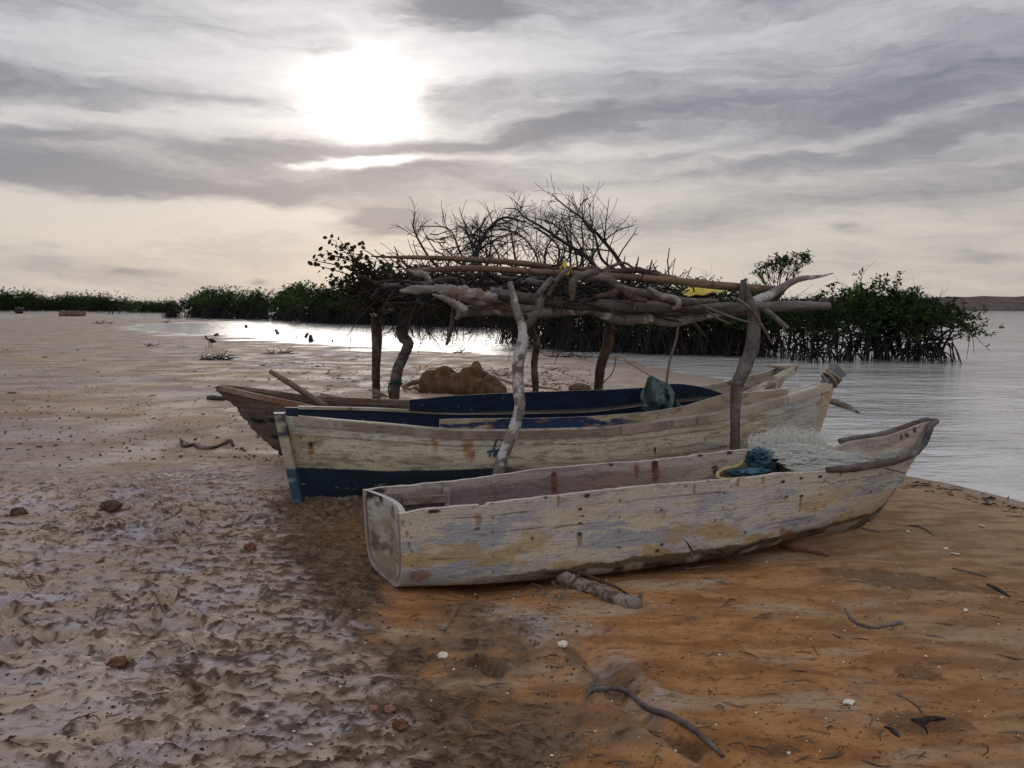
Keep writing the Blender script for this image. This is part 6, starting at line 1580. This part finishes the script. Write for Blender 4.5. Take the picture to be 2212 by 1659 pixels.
# weed and bits washed up along the water, and short broken twigs lying about
def shoreline():
    r = np.random.default_rng(12); g = MB()
    a = [onground(px, py, 0) for px, py in [(1925, 1020), (1960, 1031), (2050, 1049), (2140, 1070), (2260, 1100)]]
    S = spline(np.array(a), 400)
    for i in range(85):
        c = S[r.integers(400)] + np.array([r.normal() * .10, .05 - abs(r.normal()) * .26, 0]); c[2] = gz(c) + .004; an = r.uniform(0, 6.28); L = r.uniform(.012, .06); d = np.array([math.cos(an), math.sin(an) * .5, 0]) * L
        g.tube([c - d, c + r.normal(size=3) * .006 + (0, 0, .006), c + d], [.002, r.uniform(.002, .007), .002], 5, 6, .3, i)
    tag(g.build('wrack_line', M['dark'], org=S[200]), 'dark weed scraps washed up along the right shore', 'weed', kind='stuff')
    g = MB()
    for i in range(230):
        px, py = (r.uniform(1150, 2230), r.uniform(1240, 1670)) if i % 2 else (r.uniform(0, 1200), r.uniform(960, 1670))
        c = onground(px, py, 0); c[2] = gz(c) + .004; an = r.normal() * .6; L = r.uniform(.012, .05); d = np.array([math.cos(an), math.sin(an), 0]) * L
        g.tube([c - d, c + r.normal(size=3) * .006 + (0, 0, .004), c + d], [.0015, r.uniform(.0018, .0040), .0012], 4, 6, .2, i)
    tag(g.build('twig_litter', M['bark'], org=(0, 4, 0)), 'short broken twigs scattered over mud and sand', 'litter', kind='stuff')
shoreline()
# black bird and the stumps in the lagoon
def bird():
    c = gpt(455, 749); s = c[1] / FPX; X = lambda px, py, dy=0: np.array([c[0] + (px - 455) * s, c[1] + dy, c[2] + (749 - py) * s])
    root = thing('black_bird', c, 'black vulture-like bird standing on the sand facing left', 'bird')
    m = m_plain('black_feathers', (.010, .009, .010), (.022, .02, .022), 30, .7, .2); mg = m_plain('grey_skin', (.06, .055, .055), (.10, .09, .09), 30)
    g = MB(); g.tube([X(468.5, 739), X(463, 737.5), X(456, 735), X(450, 733), X(446.5, 730.5), X(445.5, 727.5), X(446, 725.6), X(444.8, 725.2), X(443.2, 726.2)], [s * .6, s * 2.2, s * 4.4, s * 4.6, s * 2.6, s * 1.6, s * 1.9, s * 1.5, s * .3], 12, 60); g.build('body', m, root)
    for dx, dy in ((-1.5, -.05), (1.5, .05)):
        g = MB(); g.tube([X(454 + dx, 738, dy), X(454.6 + dx, 743, dy), X(453.6 + dx, 749, dy)], [s * 1.6, s * .8, s * .5], 6, 12); g.tube([X(453.6 + dx, 748.8, dy), X(450.8 + dx, 749, dy)], [s * .5, s * .25], 5, 5); g.build('leg', mg, root)
    for dy in (-1, 1):
        g = MB(); g.tube([X(449, 732.5, dy * s * 4), X(457, 735.5, dy * s * 4.6), X(464, 738.5, dy * s * 2.4), X(467.5, 740, dy * s)], [s * 1.8, s * 3, s * 2, s * .5], 8, 24, ovalz=.4); g.build('wing', m, root)
bird()
gs = 'stumps standing in the lagoon'
def stump(label, pts, w, sd, group=gs, name='stump'):
    b = wpt(*pts[0]); Y = b[1]; P = path(pts, (Y, Y)); P[0][2] -= .2; g = MB(); g.tube(P, [rad(x, Y) for x in w], 8, 14, .15, sd); tag(g.build(name, M['dark'], org=b), label, 'stump' if name == 'stump' else 'stake', group)
stump('upright stump alone farthest out in the lagoon', [(531, 708), (532, 702)], [7, 6], 1)
stump('stump leaning left in the middle of the lagoon', [(602, 721), (598, 716), (594, 712)], [10, 7, 5], 2)
stump('tiny stump low in the water left of the leaning pair', [(641, 729.5), (640, 726)], [6, 3], 3)
stump('slanted stump leaning right beside the forked stump', [(657, 729), (662, 724), (667, 720.5)], [4, 7, 5], 4)
stump('thick upright stump nearest the lagoon shore', [(670, 738), (671, 731), (671, 723)], [8, 9, 7], 5)
stump('short stub rising right beside the thick upright stump', [(674, 737), (676, 732)], [5, 4], 6)
stump('low grey stump at the lagoon edge right of the others', [(716, 738), (719, 734)], [7, 4], 7)
stump('grey wood chunk at the water edge just behind the black bird', [(460, 726.5), (466, 724.5), (472, 721)], [4, 8, 4], 8)
for i, (px, y0, y1) in enumerate([(236, 679, 661), (243, 679, 665), (257, 678, 660)]): stump('%s thin stake in the water beside the far boat' % ['left', 'middle short', 'right'][i], [(px, y0), (px + .5, (y0 + y1) / 2), (px + 1 - i, y1)], [2.0, 1.6, 1.2], 10 + i, 'thin stakes in the far water', 'stake')
# two boats drawn up far away
def farboat(px, py, wpx, hpx, phi, label, mat, inner):
    c = gpt(px, py); L = wpx * c[1] / FPX / max(.3, abs(math.cos(phi))); hgt = hpx * c[1] / FPX; root = thing('far_boat', c, label, 'boat')
    a = np.array([math.cos(phi), math.sin(phi), 0]); n = np.array([-math.sin(phi), math.cos(phi), 0]); t = np.linspace(0, 1, 40); v = np.linspace(-1, 1, 21)
    hb = hgt * .85 * np.sin(np.clip(t, .0, 1) * math.pi * .92 + .22) ** .6; hb[-1] = .03
    def sec(k, dz): 
        ph = v * math.pi / 2; return c + a * ((t - .5) * L)[:, None, None] + n * (hb[:, None, None] * k * (np.sign(ph) * np.abs(np.sin(ph)) ** .7)[None, :, None]) + np.array([0, 0, 1]) * (((hgt * (1 + .25 * (2 * t - 1) ** 2))[:, None] * (1 - np.cos(ph) ** .8)[None] + dz)[..., None])
    g = MB(); o, i = sec(1, 0), sec(.92, .04); g.grid(o); g.grid(i, flip=True); [g.grid(np.stack([o[:, e], i[:, e]], 1), flip=e == 0) for e in (0, -1)]; g.add(o[0], [tuple(range(21))]); g.build('hull', M[mat], root)
    for e in (0, -1): g = MB(); g.tube(o[:, e][::4] + (0, 0, .02), hgt * .06, 5, 30); g.build('gunwale', M[inner], root)
    for tt in (10, 20, 30): g = MB(); g.box((o[tt, 4] + o[tt, -5]) / 2 + (0, 0, hgt * .1), (hgt * .2, hb[tt] * .9, .04), np.array([a, n, (0, 0, 1)])); g.build('thwart', M[inner], root, smooth=False)
farboat(157, 683, 53, 9, .15, 'small grey boat drawn up on the far sand spit', 'plank', 'grey')
farboat(42, 677.5, 5, 11, 1.25, 'dark boat seen end on at the far left shore', 'dark', 'plank')
